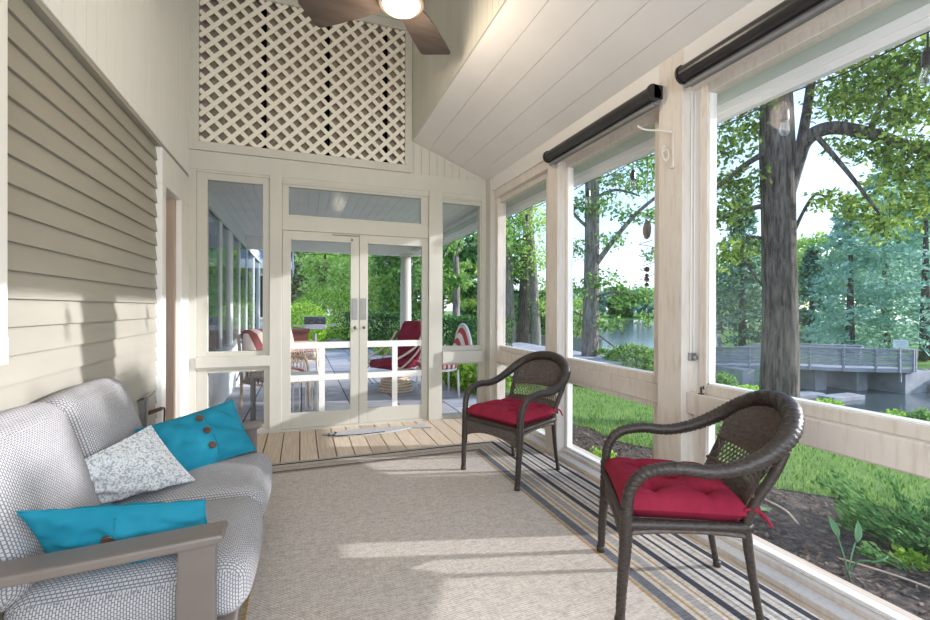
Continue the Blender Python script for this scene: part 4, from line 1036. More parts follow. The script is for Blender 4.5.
# conifers
def conifer(px, base_py, d, top_py, halfw, label, mat='needle', n=5200, size=.10, name='conifer', zb=None):
    b_ = V(px, base_py, d); tp = V(px, top_py, d)
    e = empty(name, b_, label, 'tree', 'conifers across the water')
    H_ = tp.z-b_.z
    MB().tube([b_-Vector((0, 0, .5)), b_+Vector((0, 0, H_*.5)), b_+Vector((0, 0, H_*.95))], [.22*halfw*.35+.05, .12, .04], 8).build('trunk', 'bark', e, smooth=True)
    tiers = int(max(9, H_*2.0)); pts = []; per = n//tiers
    for i in range(tiers):
        t = (i+.3)/tiers; rad = halfw*((1-t)**.8*.95+.05)*random.uniform(.8, 1.15); z_ = b_.z+H_*(.05+.93*t)
        na = 9; ang = rng.random(na)*6.28
        a = ang[rng.integers(0, na, per)]+rng.normal(size=per)*.16; q = rng.random(per)**.6*rad
        pts.append(np.stack([b_.x+np.cos(a)*q, b_.y+np.sin(a)*q, z_-.16*q+rng.normal(size=per)*.06*H_/tiers*3], 1))
    leafmesh('foliage', np.concatenate(pts), size, mat, e, long=2.4, flat=.55)
    return e
def bank_y(px, d, z): return 310-(z-1.25)*FPX/d + .6
conifer(742, 346, 30, 190, 2.5, 'dark pine across the water left of the big oak trunk', 'needle_dark', 5200, .17)
conifer(812, 350, 32, 245, 2.6, 'medium green pine across the water just right of the oak trunk', 'needle_dark', 4800, .17)
conifer(850, 352, 25, 190, 2.6, 'blue green spruce behind the footbridge, left of the sign', 'needle', 6500, .14)
conifer(885, 352, 27, 150, 3.4, 'tall blue green spruce behind the bridge sign', 'needle', 7500, .15)
conifer(925, 350, 23, 150, 2.8, 'blue green spruce at the right edge of the wide window', 'needle', 6500, .14)

def bush(name, label, c, r, n, size, mat, cat='shrub', group=None, shell=.75, stems=True):
    e = empty(name, Vector((c[0], c[1], c[2]-r[2])), label, cat, group)
    if stems:
        b_ = MB()
        for i in range(7):
            a = i*.9; b_.tube([(c[0], c[1], c[2]-r[2]-.05), (c[0]+math.cos(a)*r[0]*.4, c[1]+math.sin(a)*r[1]*.4, c[2]-r[2]*.1), (c[0]+math.cos(a)*r[0]*.6, c[1]+math.sin(a)*r[1]*.6, c[2]+r[2]*.4)], max(.006, r[2]*.02), 6)
        b_.build('stems', 'bark', e)
    p = blob(c, r, n, shell)
    p = p + rng.normal(size=p.shape)*np.array(r)*.05
    p = p[p[:, 2] > c[2]-r[2]*.98]
    leafmesh('foliage', p, size, mat, e, long=1.6)
    return e
# far bank and far shore
mb = MB()
def fb(u, v):
    p = at(700+u*420, 19.5+v*50); edge = min(u*8, (1-u)*40, v*14, 1)
    return (p.x, p.y, -2.0+edge*(.75+.5*v))
mb.grid(fb, 24, 12); struct('far_bank', mb, 'lawn', smooth=True)
mb = MB()
def fs(u, v):
    p = at(330+u*520, 118+v*60); return (p.x, p.y, -2+min(1, v*5)*.75+v*1.5)
mb.grid(fs, 20, 8); struct('far_shore', mb, 'lawn', smooth=True)
for i, px in enumerate((470, 500, 528, 556, 590, 618, 648, 678, 705, 735, 765)):
    d = 124+random.uniform(0, 12); zt = 6.6+random.uniform(-1.2, 2.6)
    p = at(px, d); e = empty('distant_tree', Vector((p.x, p.y, -.8)), 'hazy round tree on the far lake shore', 'tree', 'trees on the far lake shore')
    MB().tube([(p.x, p.y, -1), (p.x, p.y, zt*.6)], [.3, .15], 6).build('trunk', 'bark', e)
    leafmesh('foliage', crown((p.x, p.y, zt*.42), (5.0, 4.0, zt*.50), 22, 2.0, 80), .9, 'leaf_mid' if i % 2 else 'needle', e)
# deciduous trees behind the conifers
for px, d, zc, r_, mt, lb in ((770, 48, 6.5, 4.2, 'leaf_lime', 'yellow green leafy tree far behind the oak trunk'), (830, 42, 6.0, 3.6, 'leaf_lime', 'yellow green leafy tree behind the spruces'), (890, 44, 7.5, 4.0, 'leaf_mid', 'tall mid green tree behind the bridge sign'), (945, 40, 7.5, 4.5, 'leaf_mid', 'mid green tree at the right end behind the spruces'), (720, 52, 5.0, 3.6, 'leaf_mid', 'mid green tree in the distance left of the oak')):
    p = at(px, d); e = empty('leafy_tree', Vector((p.x, p.y, -.9)), lb, 'tree', 'leafy trees across the water')
    MB().tube([(p.x, p.y, -1.2), (p.x, p.y, zc)], [.3, .12], 8).build('trunk', 'bark', e)
    leafmesh('foliage', crown((p.x, p.y, zc*.85), (r_, r_, zc*.62), 40, r_*.34, 90), .30, mt, e)

# boxwood beyond the middle window and plants at the water's edge
p = at(633, 11.5); zg = gz(p.x, p.y)
bush('boxwood_shrub', 'rounded dark green boxwood shrub on the lawn in the middle window', (p.x, p.y, zg+.52), (.78, .7, .58), 5200, .05, 'leaf_mid')
p = at(655, 12.2); zg = gz(p.x, p.y)
bush('boxwood_shrub', 'dark shrub half hidden by the middle post beside the rounded boxwood', (p.x, p.y, zg+.5), (.6, .6, .55), 3000, .05, 'leaf_dark')
for px, d, rx, rz, n_, mt, lb in ((722, 11.2, .42, .36, 1500, 'leaf_mid', 'mid green shrub at the left corner of the wide window above the rail'), (748, 12.0, .75, .20, 2000, 'leaf_bright', 'bright yellow green low plant left of the oak trunk'), (826, 10.2, .45, .20, 1500, 'leaf_bright', 'bright yellow green low plant right of the oak trunk'), (898, 9.4, .35, .2, 900, 'leaf_bright', 'sparse bright green plant at the water edge near the right frame edge'), (925, 9.0, .3, .26, 800, 'leaf_mid', 'mid green plant at the extreme right by the water edge')):
    p = at(px, d); zg = gz(p.x, p.y)
    bush('shoreline_plant', lb, (p.x, p.y, zg+rz*.8), (rx, rx*.8, rz), n_, .05, mt, 'plant', 'plants along the shore', .4)

# ------------------------------------------------------------------ footbridge
bg_ = empty('footbridge', at(800, 16.5, -1.0), 'weathered grey wooden footbridge with slatted railings over the water', 'bridge')
dz = -.72
cen = [at(690, 20.5, dz-.45), at(730, 17.6, dz-.17), at(775, 16.6, dz), at(830, 16.0, dz), at(878, 15.9, dz-.03), at(886, 16.0, dz-.05)]
cl = spline(cen, 4)
def side(i):
    d = (cl[min(i+1, len(cl)-1)]-cl[max(i-1, 0)]).normalized(); return Vector((-d.y, d.x, 0))
dk = MB()
for i in range(len(cl)-1):
    a, b_ = cl[i], cl[i+1]; sa, sb = side(i), side(i+1)
    dk.add([a+sa*.75, a-sa*.75, b_-sb*.75, b_+sb*.75]+[q-Vector((0, 0, .12)) for q in (a+sa*.75, a-sa*.75, b_-sb*.75, b_+sb*.75)], [(0, 1, 2, 3), (7, 6, 5, 4), (0, 4, 5, 1), (1, 5, 6, 2), (2, 6, 7, 3), (3, 7, 4, 0)])
dk.build('deck', 'grey_wood', bg_)
for sg in (-1, 1):
    rl = MB()
    for h_ in (.12, .24, .36, .48, .60):
        for i in range(len(cl)-1): rl.bar(cl[i]+side(i)*.72*sg+Vector((0, 0, h_)), cl[i+1]+side(i+1)*.72*sg+Vector((0, 0, h_)), .03, .088)
    for i in range(len(cl)-1): rl.bar(cl[i]+side(i)*.72*sg+Vector((0, 0, .68)), cl[i+1]+side(i+1)*.72*sg+Vector((0, 0, .68)), .14, .035)
    rl.build('railing', 'grey_wood', bg_)
    for i in range(0, len(cl), 2):
        q = cl[i]+side(i)*.78*sg; MB().box(q.x-.03, q.x+.03, q.y-.03, q.y+.03, q.z-.1, q.z+.68).build('railing_post', 'grey_wood', bg_)
for px in (735, 805, 845):
    p = at(px, 16.4); MB().box(p.x-.3, p.x+.3, p.y-.55, p.y+.55, -2.2, dz-.16).build('pier', 'concrete', bg_)
p = at(893, 16.3); MB().box(p.x-.9, p.x+.7, p.y-.8, p.y+.8, -2.2, dz-.18).build('abutment', 'concrete', bg_)
p = at(708, 19.2); MB().box(p.x-.8, p.x+.8, p.y-.8, p.y+.8, -2.2, dz-.2).build('abutment', 'concrete', bg_)
for px, d, lb in ((802, 14.6, 'low grey dock float below the bridge, right of the oak trunk'), (842, 14.3, 'low grey dock float below the bridge, nearer its right end'), (748, 15.0, 'low grey dock float below the bridge, left of the oak trunk')):
    p = at(px, d); tag(MB().box(p.x-.75, p.x+.75, p.y-.25, p.y+.25, -1.68, -1.47).build('dock_float', 'concrete', bevel=.02), lb, 'dock', 'dock floats')
p = at(901, 15.2); sg_ = empty('bridge_sign', Vector((p.x, p.y, -.8)), 'white sign board on a post at the right end of the footbridge', 'sign')
nvec = (Vector((0, 0, 0))-Vector((p.x, p.y, 0))).normalized(); tv = Vector((-nvec.y, nvec.x, 0))
MB().bar((p.x, p.y, -1.2), (p.x, p.y, -.02), .05, .05).build('post', 'grey_wood', sg_)
q0 = Vector((p.x, p.y, .12))+nvec*.03; MB().bar(q0-tv*.19, q0+tv*.19, .02, .26).build('board', 'sign', sg_)
lines = MB()
for k_, (hh, hw) in enumerate(((.07, .13), (.02, .14), (-.03, .11), (-.075, .12))):
    lines.bar(q0+nvec*.012-tv*hw+Vector((0, 0, hh)), q0+nvec*.012+tv*hw+Vector((0, 0, hh)), .003, .012)
lines.build('sign_text', 'matgrey', sg_)
# stone bank at the right end
mb = MB()
for i in range(70):
    px = 900+random.random()*60; d = 15.6+random.random()*1.5; p = at(px, d); s_ = random.uniform(.14, .26)
    rbx = rbox(p.x-s_, p.x+s_, p.y-s_*.8, p.y+s_*.8, -1.75+random.random()*.55, -1.45+random.random()*.55, .06, n=3); mb.add(rbx.v, rbx.f)
tag(mb.build('stone_bank', 'stone', smooth=True), 'rough stone retaining wall at the right end of the footbridge', 'stone wall', kind='stuff')
# pale low wall seen through the corner and middle windows
a = at(486, 26); b_ = at(602, 22)
lw_ = empty('garden_wall', Vector((a.x, a.y, -1.2)), 'low pale grey wall across the lawn behind the tree trunks', 'wall')
MB().bar((a.x, a.y, -.75), (b_.x, b_.y, -.85), .2, 1.15).build('panel', 'grey_wood', lw_)
MB().bar((a.x, a.y, -.14), (b_.x, b_.y, -.24), .28, .07).build('coping', 'concrete', lw_)
# bushes behind that wall
for px, d, r_, zc, mt, lb in ((500, 30, 1.8, .9, 'leaf_mid', 'green bush behind the low wall at the left of the corner window'), (530, 31, 2.0, 1.1, 'leaf_dark', 'dark bush behind the low wall between the trunks'), (552, 30, 1.7, .8, 'leaf_mid', 'mid green bush behind the low wall by the first post'), (575, 27, 1.5, .9, 'leaf_lime', 'light green bush behind the low wall left of the pine trunk')):
    p = at(px, d); bush('garden_bush', lb, (p.x, p.y, zc-.4), (r_, r_, 1.5), 1500, .16, mt, group='bushes behind the low wall', shell=.6)

# juniper, seedling, litter in the mulch bed
p = Vector((4.22, 1.88)); 
e = empty('juniper_shrub', Vector((p.x, p.y, gz(p.x, p.y))), 'feathery green juniper spreading over the mulch at the right', 'shrub')
pts = []; drs = []; bm_ = MB()
for i in range(64):
    a_ = rng.uniform(0, 6.28); L_ = rng.uniform(.25, .58); bp = np.array([p.x+rng.normal()*.18, p.y+rng.normal()*.18, gz(p.x, p.y)+.02])
    dr_ = np.array([math.cos(a_), math.sin(a_), rng.uniform(.15, .75)]); n_ = 130
    t_ = rng.random((n_, 1))**.7*L_; q = bp+dr_*t_-np.array([0, 0, .35])*t_**2+rng.normal(size=(n_, 3))*.035*(.4+t_)
    q[:, 2] = np.maximum(q[:, 2], gz(p.x, p.y)+.0)
    pts.append(q); drs.append(np.tile(dr_, (n_, 1)))
    if i < 24: bm_.tube([tuple(bp), tuple(bp+dr_*L_*.5-np.array([0, 0, .35])*(L_*.5)**2), tuple(bp+dr_*L_*.95-np.array([0, 0, .35])*(L_*.95)**2)], [.008, .006, .003], 5)
bm_.build('stems', 'bark', e)
leafmesh('foliage', np.concatenate(pts), .019, 'juniper', e, long=3.0, dirs=np.concatenate(drs))
sx_, sy_ = 3.14, 1.76; sz_ = gz(sx_, sy_)+.02
e = empty('seedling', Vector((sx_, sy_, sz_)), 'young broad leaved seedling standing in the dark mulch near the sill', 'plant')
stm = [[(sx_, sy_, sz_), (sx_+.01, sy_+.02, sz_+0.086), (sx_-.01, sy_+.05, sz_+0.216)], [(sx_, sy_, sz_), (sx_+.03, sy_, sz_+0.101), (sx_+.07, sy_, sz_+0.194)], [(sx_, sy_, sz_+0.036), (sx_+.05, sy_-.03, sz_+0.094), (sx_+.11, sy_-.06, sz_+0.101)], [(sx_, sy_, sz_+0.029), (sx_-.04, sy_-.02, sz_+0.050), (sx_-.06, sy_-.05, sz_+0.007)]]
mb = MB()
for s_ in stm: mb.tube(spline(s_, 5), .0045, 6)
mb.build('stem', 'sprout', e)
for s_, L_, wd in zip(stm, (.12, .13, .11, .14), (.05, .055, .055, .075)):
    p0 = Vector(s_[-1]); dd = (Vector(s_[-1])-Vector(s_[-2])).normalized(); sd = Vector((-_rt.x, -_rt.y, 0)); sd = (sd-dd*sd.dot(dd)).normalized(); nn = dd.cross(sd)
    def lf(u, v): t = u; wv = wd*math.sin(math.pi*min(1, t*1.02))**.7*(1-.25*t); return p0+dd*(t*L_)+sd*((v-.5)*wv)+nn*(.02*abs(v-.5)-.03*t*t)
    lm_ = MB().grid(lf, 10, 4).build('leaf', 'sprout', e, smooth=True); so_ = lm_.modifiers.new('sol', 'SOLIDIFY'); so_.thickness = .0015
for (x_, y_, an, lb) in ((2.95, 2.47, .4, 'pale green fallen leaf on the mulch nearest the chair leg'), (3.38, 2.60, -.3, 'pale dry fallen leaf on the mulch farther out'), ):
    z_ = gz(x_, y_)+.035; dd = Vector((math.cos(an), math.sin(an), .1)); sd = Vector((-dd.y, dd.x, 0))
    o = MB().grid(lambda u, v: Vector((x_, y_, z_))+dd*(u*.2)+sd*((v-.5)*.085*math.sin(math.pi*u)**.7)+Vector((0, 0, .02*abs(v-.5)+.01*math.sin(u*5))), 10, 4).build('fallen_leaf', 'sprout', smooth=True)
    q = o.modifiers.new('sol', 'SOLIDIFY'); q.thickness = .0015; tag(o, lb, 'leaf', 'fallen leaves on the mulch')
tag(MB().tube(spline([(3.55, 1.30, gz(3.5, 1.4)+.03), (3.42, 1.62, gz(3.4, 1.6)+.05), (3.30, 1.9, gz(3.3, 1.9)+.035)], 6), .006, 6).build('stick', 'rattan', smooth=True), 'thin pale stick lying on the mulch beside the seedling', 'stick')
tag(MB().tube(spline([(3.6, 2.35, gz(3.6, 2.35)+.03), (3.75, 2.55, gz(3.7, 2.5)+.04), (3.85, 2.8, gz(3.8, 2.8)+.03)], 6), .010, 6).build('stick', 'rattan', smooth=True), 'short pale stick on the mulch above the seedling', 'stick')
for x_, y_, r_, n_, lb in ((3.35, 2.75, .10, 160, 'little green weed tuft in the mulch behind the near chair'), (2.95, 3.9, .16, 260, 'light green weed clump in the mulch under the middle window'), (2.7, 4.9, .18, 260, 'green weeds at the foot of the corner window glass'), (3.75, 1.75, .1, 140, 'small green sprig in the mulch under the juniper')):
    z_ = gz(x_, y_); bush('weed', lb, (x_, y_, z_+r_*.6), (r_, r_, r_*.7), n_, .028, 'leaf_bright', 'plant', 'weeds in the mulch', .2, stems=False)

# ------------------------------------------------------------------ garden beyond the back wall
def yard(px, d, z): return at(px, d, z)
p = at(304, 17.5); bush('round_bush', 'small clipped round bright green bush at the left of the door glass', (p.x, p.y, .62), (.95, .9, .85), 5200, .06, 'leaf_bright', group='clipped round bushes')
p = at(328, 20.5); bush('round_bush', 'large clipped dome of bright green leaves behind the grill', (p.x, p.y, .75), (1.75, 1.5, 1.35), 9000, .07, 'leaf_bright', group='clipped round bushes')
def hedge(px0, px1, d0, d1, z1, n, mt, lb, size=.07, depth=.5):
    a = at(px0, d0); b_ = at(px1, d1); e = empty('hedge', Vector(((a.x+b_.x)/2, (a.y+b_.y)/2, -.1)), lb, 'hedge', 'garden hedges')
    t = rng.random((n, 1)); A = np.array([a.x, a.y, 0]); B = np.array([b_.x, b_.y, 0]); q = A+(B-A)*t
    pv_ = np.array([-(b_-a).y, (b_-a).x, 0]); pv_ /= np.linalg.norm(pv_)
    u = rng.uniform(-1, 1, (n, 1)); v = rng.random((n, 1))
    top = rng.random((n, 1)) < .4; v[top] = 1; sd = ~top; u[sd] = np.sign(u[sd])
    q = q+pv_*u*depth+np.array([0, 0, 1])*(-.1+(z1+.1)*v)+rng.normal(size=(n, 3))*.05
    st = MB()
    for i in range(8):
        k_ = (i+.5)/8; st.tube([(a.x+(b_.x-a.x)*k_, a.y+(b_.y-a.y)*k_, -.15), (a.x+(b_.x-a.x)*k_, a.y+(b_.y-a.y)*k_, z1*.8)], .02, 6)
    st.build('stems', 'bark', e)
    leafmesh('foliage', q, size, mt, e, long=1.6); return e
hedge(352, 424, 15.5, 14.5, 1.02, 8000, 'leaf_dark', 'long dark green clipped hedge behind the red chair', .06)
hedge(436, 500, 14.5, 12.5, .90, 6500, 'leaf_dark', 'dark green hedge through the right back window below the tree', .06)
for px, d, r_, rz, n_, mt, lb in ((466, 7.6, .45, .32, 2200, 'leaf_bright', 'bright green leafy plant at the patio edge in the lower right pane'), (484, 7.0, .4, .30, 1800, 'leaf_bright', 'bright green leafy plant beside the corner post outside'), (455, 9.2, .5, .3, 1600, 'leaf_bright', 'bright green leafy plant farther along the patio edge')):
    p = at(px, d); bush('leafy_plant', lb, (p.x, p.y, -.02+rz*.6), (r_, r_, rz), n_, .06, mt, 'plant', 'plants edging the patio', .4)
p = at(383, 12.5); bush('potted_flowers', 'small green flowering plant behind the red chair seat', (p.x, p.y, .12), (.3, .3, .22), 900, .04, 'leaf_bright', 'plant', shell=.3)
# trees behind
def gtree(px, d, zc, r_, rz, mt, lb, n=60, br=.30, nl=95, size=.16, trunk=.18, bm='bark_grey'):
    p = at(px, d); e = empty('garden_tree', Vector((p.x, p.y, -.15)), lb, 'tree', 'garden trees beyond the patio')
    MB().tube(spline([(p.x, p.y, -.3), (p.x+.05, p.y, zc*.5), (p.x-.05, p.y, zc)], 5), ease([trunk*1.2, trunk, trunk*.6], 5), 10).build('trunk', bm, e, smooth=True)
    leafmesh('foliage', crown((p.x, p.y, zc), (r_, r_, rz), n, r_*br, nl), size, mt, e)
gtree(385, 24, 3.2, 2.6, 2.6, 'leaf_lime', 'light green leafy tree behind the hedge through the right door')
gtree(352, 27, 3.4, 2.6, 2.8, 'leaf_lime', 'light green tree between the two door leaves')
gtree(412, 21, 3.6, 1.8, 3.0, 'leaf_mid', 'mid green tree right of the porch column', size=.13)
gtree(318, 30, 2.9, 3.2, 1.8, 'leaf_olive', 'olive brown leaved tree behind the clipped dome')
gtree(292, 31, 3.6, 2.6, 2.4, 'leaf_dark', 'mid green tree at the left of the door glass')
gtree(335, 36, 5.0, 3.6, 2.6, 'leaf_dark', 'tall green tree behind the olive one')
gtree(455, 15, 4.2, 2.0, 2.4, 'leaf_mid', 'tree with a bare grey trunk in the right back window', n=36, nl=110, size=.12, trunk=.115)
gtree(470, 27, 3.0, 2.6, 2.8, 'leaf_lime', 'pale green tree far behind the bare trunk', n=40)
gtree(440, 26, 3.6, 2.2, 3.4, 'leaf_mid', 'mid green tree at the left of the right back window', n=44)
gtree(492, 22, 3.6, 2.0, 3.2, 'leaf_dark', 'dark green tree outside the corner post', n=40)
gtree(372, 40, 5.5, 5.0, 5.0, 'leaf_mid', 'broad green tree farthest behind the doors', n=70, size=.26)
gtree(270, 40, 5.0, 4.0, 3.6, 'leaf_mid', 'green tree behind the neighbouring house', n=40, size=.26)
# neighbour house through the left sash and the roof corner in the door
nh = empty('neighbour_house', (-1.8, 15.2, -.2), 'pale grey sided house across the patio seen through the left sash', 'house')
MB().box(-4.5, -.72, 15.0, 20, -.2, 2.7).build('wall', 'house', nh)
mb = MB().prism([(14.6, 2.65), (17.5, 4.2), (20.4, 2.65), (20.4, 2.55), (14.6, 2.55)], 'x', -5.0, -.30); mb.build('roof', 'roof', nh)
MB().box(-5.0, -.28, 14.5, 14.62, 2.42, 2.68).build('gutter', 'vinyl', nh)
wf = MB().box(-1.55, -.95, 14.95, 15.0, .9, 2.3).build('window_frame', 'vinyl', nh)
MB().box(-1.48, -1.02, 14.94, 14.96, .97, 2.23).build('pane', 'black', wf)
p = at(291, 38); nr = empty('neighbour_garage', Vector((p.x, p.y, -.2)), 'grey gabled roof corner of a building behind the round bushes', 'house')
MB().box(p.x-5, p.x+.6, p.y, p.y+4, -.3, 2.2).build('wall', 'house', nr)
MB().prism([(p.x-6, 6.0), (p.x+1.3, 1.9), (p.x+1.3, 2.2), (p.x-6, 6.3)], 'y', p.y-.4, p.y+4.4).build('roof', 'roof', nr)
# grill, brick planter, stone kerb
p = at(315, 13.2, -.05); gr = empty('gas_grill', p, 'black gas grill on a stand in front of the clipped bushes', 'grill')
MB().lathe([(.30, 0), (.28, .1), (.06, .16), (.05, .55)], p, 4).build('cart', 'steel', gr)
MB().box(p.x-.30, p.x+.30, p.y-.22, p.y+.22, .62, .78).build('firebox', 'steel', gr, bevel=.02)
hp = [(p.y-.22, .78), (p.y-.20, .92), (p.y-.1, 1.0), (p.y+.1, 1.0), (p.y+.22, .9), (p.y+.22, .78)]
MB().prism(hp, 'x', p.x-.30, p.x+.30).build('lid', 'black', gr, bevel=.02)
MB().box(p.x-.62, p.x-.31, p.y-.2, p.y+.2, .72, .75).box(p.x+.31, p.x+.62, p.y-.2, p.y+.2, .72, .75).build('side_shelf', 'steel', gr)
p = at(297, 12.6, -.05); bp_ = empty('brick_counter', p, 'brown brick outdoor counter with a terracotta top beside the grill', 'counter')
MB().box(p.x-.7, p.x+.30, p.y-.3, p.y+.4, -.06, .58).build('body', 'brick', bp_)
MB().box(p.x-.74, p.x+.34, p.y-.34, p.y+.44, .58, .66).build('top', 'brick', bp_, bevel=.01)
mb = MB()
for i in range(26):
    t = i/25; q = at(334+t*26, 15.2-t*1.2); s_ = .2; r_ = rbox(q.x-s_, q.x+s_, q.y-.15, q.y+.15, -.1, .16+.05*random.random(), .05, n=3); mb.add(r_.v, r_.f)
tag(mb.build('stone_kerb', 'stone', smooth=True), 'low fieldstone kerb below the clipped dome', 'stone kerb')

# ------------------------------------------------------------------ patio furniture
def fcush(x0, x1, y0, y1, z0, z1, mat, parent, name='cushion'): return rbox(x0, x1, y0, y1, z0, z1, .04, (.01, .01, .015), n=8).build(name, mat, parent, smooth=True)
def rot(mb, c, ang):
    ca, sa = math.cos(ang), math.sin(ang); mb.v = [(c[0]+(v[0]-c[0])*ca-(v[1]-c[1])*sa, c[1]+(v[0]-c[0])*sa+(v[1]-c[1])*ca, v[2]) for v in mb.v]; return mb
# red cushioned swivel rattan chair
p = Vector((1.40, 7.0, -.045)); sw = empty('rattan_swivel_chair', p, 'pale rattan swivel chair with a red tufted cushion outside the right door', 'chair')
def L(x, y, z): return (p.x+x, p.y+y, p.z+z)
mb = MB()
for z_, r_ in ((.02, .27), (.06, .27), (.10, .25), (.14, .23), (.18, .22)): mb.tube([L(r_*math.cos(t), r_*math.sin(t), z_) for t in np.linspace(0, 6.283, 25)], .018, 6)
mb.lathe([(.20, 0), (.20, .2), (.06, .22), (.05, .30)], L(0, 0, .0), 16)
mb.build('base', 'rattan', sw, smooth=True)
mb = MB()
for sy_ in (-.30, .30):
    mb.tube(spline([L(.30, sy_, .30), L(.05, sy_, .32), L(-.28, sy_, .42), L(-.30, sy_*1.03, .52), L(-.10, sy_*1.06, .60), L(.14, sy_*1.06, .72), L(.30, sy_, .92)], 6), .018, 8)
    mb.tube(spline([L(-.25, sy_, .36), L(.0, sy_*1.05, .50), L(.25, sy_, .70), L(.42, sy_*.8, .98)], 6), .016, 8)
mb.tube(spline([L(.42, -.24, .95), L(.47, 0, 1.06), L(.42, .24, .95)], 8), .018, 8).tube([L(-.28, -.30, .40), L(-.28, .30, .40)], .018, 8).tube([L(.24, -.30, .31), L(.24, .30, .31)], .018, 8)
for k_ in range(7): a = -.26+k_*.087; mb.tube([L(.22, a, .33), L(.44, a*.8, .98)], .008, 6)
mb.build('frame', 'rattan', sw, smooth=True)
fcush(p.x-.32, p.x+.26, p.y-.27, p.y+.27, p.z+.37, p.z+.50, 'red', sw, 'seat_cushion')
mb = rbox(-.05, .06, -.27, .27, 0, .66, .05, (.02, .01, .01), n=10); th = R(-17)
mb.v = [(p.x+.20+v[0]*math.cos(th)-v[2]*math.sin(th), p.y+v[1]*(1-.25*max(0, v[2]-.4)/.26), p.z+.45+v[2]*math.cos(th)+v[0]*math.sin(th)) for v in mb.v]
mb.build('back_cushion', 'red', sw, smooth=True)
sw.rotation_euler = (0, 0, R(32))
# round glass side table beside it
p = Vector((.95, 7.75, -.045)); gt = empty('patio_side_table', p, 'small dark metal side table beside the red swivel chair', 'table')
MB().lathe([(.22, .40), (.22, .42)], p, 20).build('tabletop', 'steel', gt)
for k_ in range(3):
    a = k_*2.1; MB().tube(spline([(p.x+.2*math.cos(a), p.y+.2*math.sin(a), p.z+.40), (p.x+.08*math.cos(a), p.y+.08*math.sin(a), p.z+.2), (p.x+.2*math.cos(a), p.y+.2*math.sin(a), p.z)], 5), .010, 6).build('leg', 'black', gt)
# fan back chair with striped cushion
p = Vector((1.90, 6.40, -.045)); fb_ = empty('fan_back_chair', p, 'white rattan chair with a red and white striped fan shaped back', 'chair')
mb = MB()
for sx2 in (-.26, .26):
    for sy2 in (-.24, .24): mb.tube([(p.x+sx2, p.y+sy2, p.z), (p.x+sx2*.95, p.y+sy2*.95, p.z+.40)], .016, 8)
mb.tube([(p.x+.28*math.cos(t), p.y+.27*math.sin(t), p.z+.40) for t in np.linspace(0, 6.283, 25)], .018, 8)
mb.build('frame', 'white_wicker', fb_, smooth=True)
def fanp(t, k_): a = R(-62+124*t); return (p.x+.10+.50*k_*math.sin(a)*.0 + .28*k_+.0, p.y-.05+.40*k_*math.sin(a), p.z+.42+.62*k_*math.cos(a)*1.0)
mb = MB(); mb.grid(lambda u, v: fanp(u, .25+.75*v), 18, 6)
o = mb.build('fan_back', 'stripe_x', fb_, smooth=True); q = o.modifiers.new('sol', 'SOLIDIFY'); q.thickness = .06
mb = MB().tube([fanp(t, 1.03) for t in np.linspace(0, 1, 24)], .022, 8)
mb.build('back_rim', 'white_wicker', fb_, smooth=True)
fcush(p.x-.26, p.x+.24, p.y-.25, p.y+.25, p.z+.41, p.z+.52, 'stripe_x', fb_, 'seat_cushion')
# lattice backed rattan chairs seen through the left sash
def lattice_chair(px_, py_, ang, label, cush):
    e = empty('rattan_armchair', (px_, py_, -.045), label, 'chair', 'rattan armchairs on the porch')
    o = Vector((px_, py_, -.045))
    def put(mb): mb.v = [(o.x+v[0]*math.cos(ang)-v[1]*math.sin(ang), o.y+v[0]*math.sin(ang)+v[1]*math.cos(ang), o.z+v[2]) for v in mb.v]; return mb
    for sx2 in (-.30, .30):
        put(MB().tube(spline([(sx2, -.32, 0), (sx2, -.30, .3), (sx2, -.26, .60), (sx2, .05, .64), (sx2, .32, .62)], 6), .020, 8)).build('leg', 'rattan', e, smooth=True)
        put(MB().tube(spline([(sx2, .28, 0), (sx2, .26, .35), (sx2*.95, .36, .92)], 6), .020, 8)).build('leg', 'rattan', e, smooth=True)
    mb = MB()
    mb.tube(spline([(-.285, .36, .92), (-.15, .385, .97), (.15, .385, .97), (.285, .36, .92)], 6), .02, 8).tube([(-.3, -.30, .34), (.3, -.30, .34)], .018, 8).tube([(-.3, .26, .34), (.3, .26, .34)], .018, 8).tube([(-.3, -.3, .34), (-.3, .26, .34)], .018, 8).tube([(.3, -.3, .34), (.3, .26, .34)], .018, 8)
    for k_ in range(-3, 4):
        for sg in (1, -1):
            x0 = k_*.12; x1 = x0+sg*.3
            if abs(x1) <= .31: mb.tube([(x0, .27, .36), (x1, .375, .94)], .008, 6)
            for sd in (-.30, .30):
                y0_ = -.05+k_*.08; mb.tube([(sd, y0_, .35), (sd, y0_+sg*.12, .62)], .007, 6) if abs(y0_+sg*.12) < .3 else None
    put(mb).build('frame', 'rattan', e, smooth=True)
    put(rbox(-.27, .27, -.30, .25, .36, .50, .045, (.01, .01, .02), n=8)).build('seat_cushion', cush, e, smooth=True)
    m_ = rbox(-.26, .26, -.06, .06, 0, .54, .05, (.01, .02, .015), n=8); m_.v = [(v[0], .22+v[1]+v[2]*.2, .46+v[2]) for v in m_.v]
    put(m_).build('back_cushion', cush, e, smooth=True)
    return e
lattice_chair(-.33, 6.35, R(35), 'rattan lattice armchair with a striped pink cushion behind the left sash', 'stripe_y')
lattice_chair(.02, 8.9, R(80), 'rattan armchair with a pink striped cushion behind the left door leaf', 'stripe_y')
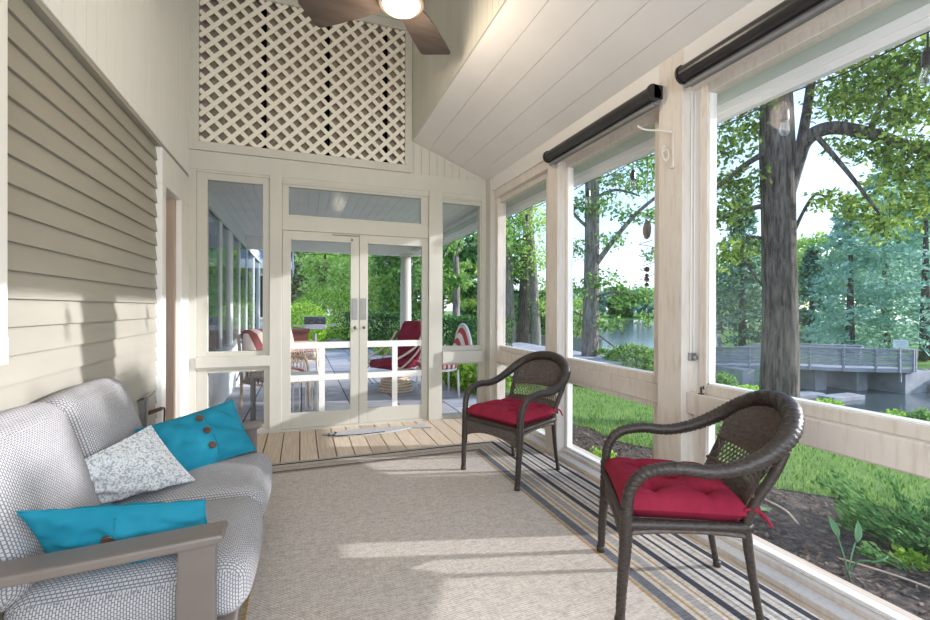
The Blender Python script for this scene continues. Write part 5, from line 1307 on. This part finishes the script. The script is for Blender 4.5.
# glass topped table with dark legs between
p = Vector((-.02, 5.75, -.045)); wt = empty('wicker_table', p, 'small white wicker table with spindle legs behind the left door leaf', 'table')
MB().box(p.x-.22, p.x+.22, p.y-.22, p.y+.22, p.z+.46, p.z+.50).build('tabletop', 'white_wicker', wt, bevel=.012)
for sx2 in (-.19, .19):
    for sy2 in (-.19, .19): MB().cyl((p.x+sx2, p.y+sy2, p.z), (p.x+sx2, p.y+sy2, p.z+.46), .018, 8).build('leg', 'white_wicker', wt)
mb = MB()
for k_ in range(5):
    a = -.14+k_*.07; mb.cyl((p.x+a, p.y-.19, p.z+.1), (p.x+a, p.y-.19, p.z+.46), .008, 6).cyl((p.x+.19, p.y+a, p.z+.1), (p.x+.19, p.y+a, p.z+.46), .008, 6)
mb.build('spindles', 'white_wicker', wt)
p = Vector((-.42, 5.55, -.045)); mt_ = empty('patio_table', p, 'grey metal side table with a glass top behind the lower left pane', 'table')
MB().box(p.x-.12, p.x+.16, p.y-.16, p.y+.16, p.z+.52, p.z+.54).build('tabletop', 'steel', mt_, bevel=.004)
for sx2 in (-.09, .13):
    for sy2 in (-.13, .13): MB().box(p.x+sx2-.015, p.x+sx2+.015, p.y+sy2-.015, p.y+sy2+.015, p.z, p.z+.52).build('leg', 'grey_metal', mt_)

# tree beside the house, outside the frame to the right, that shades part of the window wall
ob_ = Vector((8.2, .85, gz(8.2, .85)))
lv = [blob(Vector((ob_.x+random.uniform(-1.2, 1.2), ob_.y+random.uniform(-1.6, .5), random.uniform(5.2, 6.4))), (.9, .9, .5), 220, .1) for _ in range(12)]
lv += [blob(Vector((ob_.x+random.uniform(-.5, .5), yy_, random.uniform(3.15, 3.5))), (.55, .42, .30), 420, .1) for yy_ in (-.75, -.35, .05, .45, .85, 1.2)]
tree('maple_tree', 'leafy lawn tree standing beyond the right edge of the view', ob_, [ob_-Vector((0, 0, .3)), ob_+Vector((0, 0, 1.5)), ob_+Vector((.1, 0, 4.5))], [.40, .31, .26], [([ob_+Vector((0, 0, 3.2)), ob_+Vector((.1, -.7, 3.6)), Vector((ob_.x, -.8, 3.4))], .06, .02)], np.concatenate(lv), .08, 'leaf_oak')
for x_, y_, r_, lb in ((-3.0, 6.6, 1.1, 'green bush outside the porch windows nearest the back wall'), (-3.2, 9.0, 1.2, 'green bush outside the middle porch windows'), (-3.1, 11.6, 1.1, 'green bush outside the farthest porch windows')):
    bush('garden_bush', lb, (x_, y_, 1.25), (r_*.8, r_*1.3, 1.45), 2600, .09, 'leaf_bright', group='bushes outside the porch windows', shell=.6)
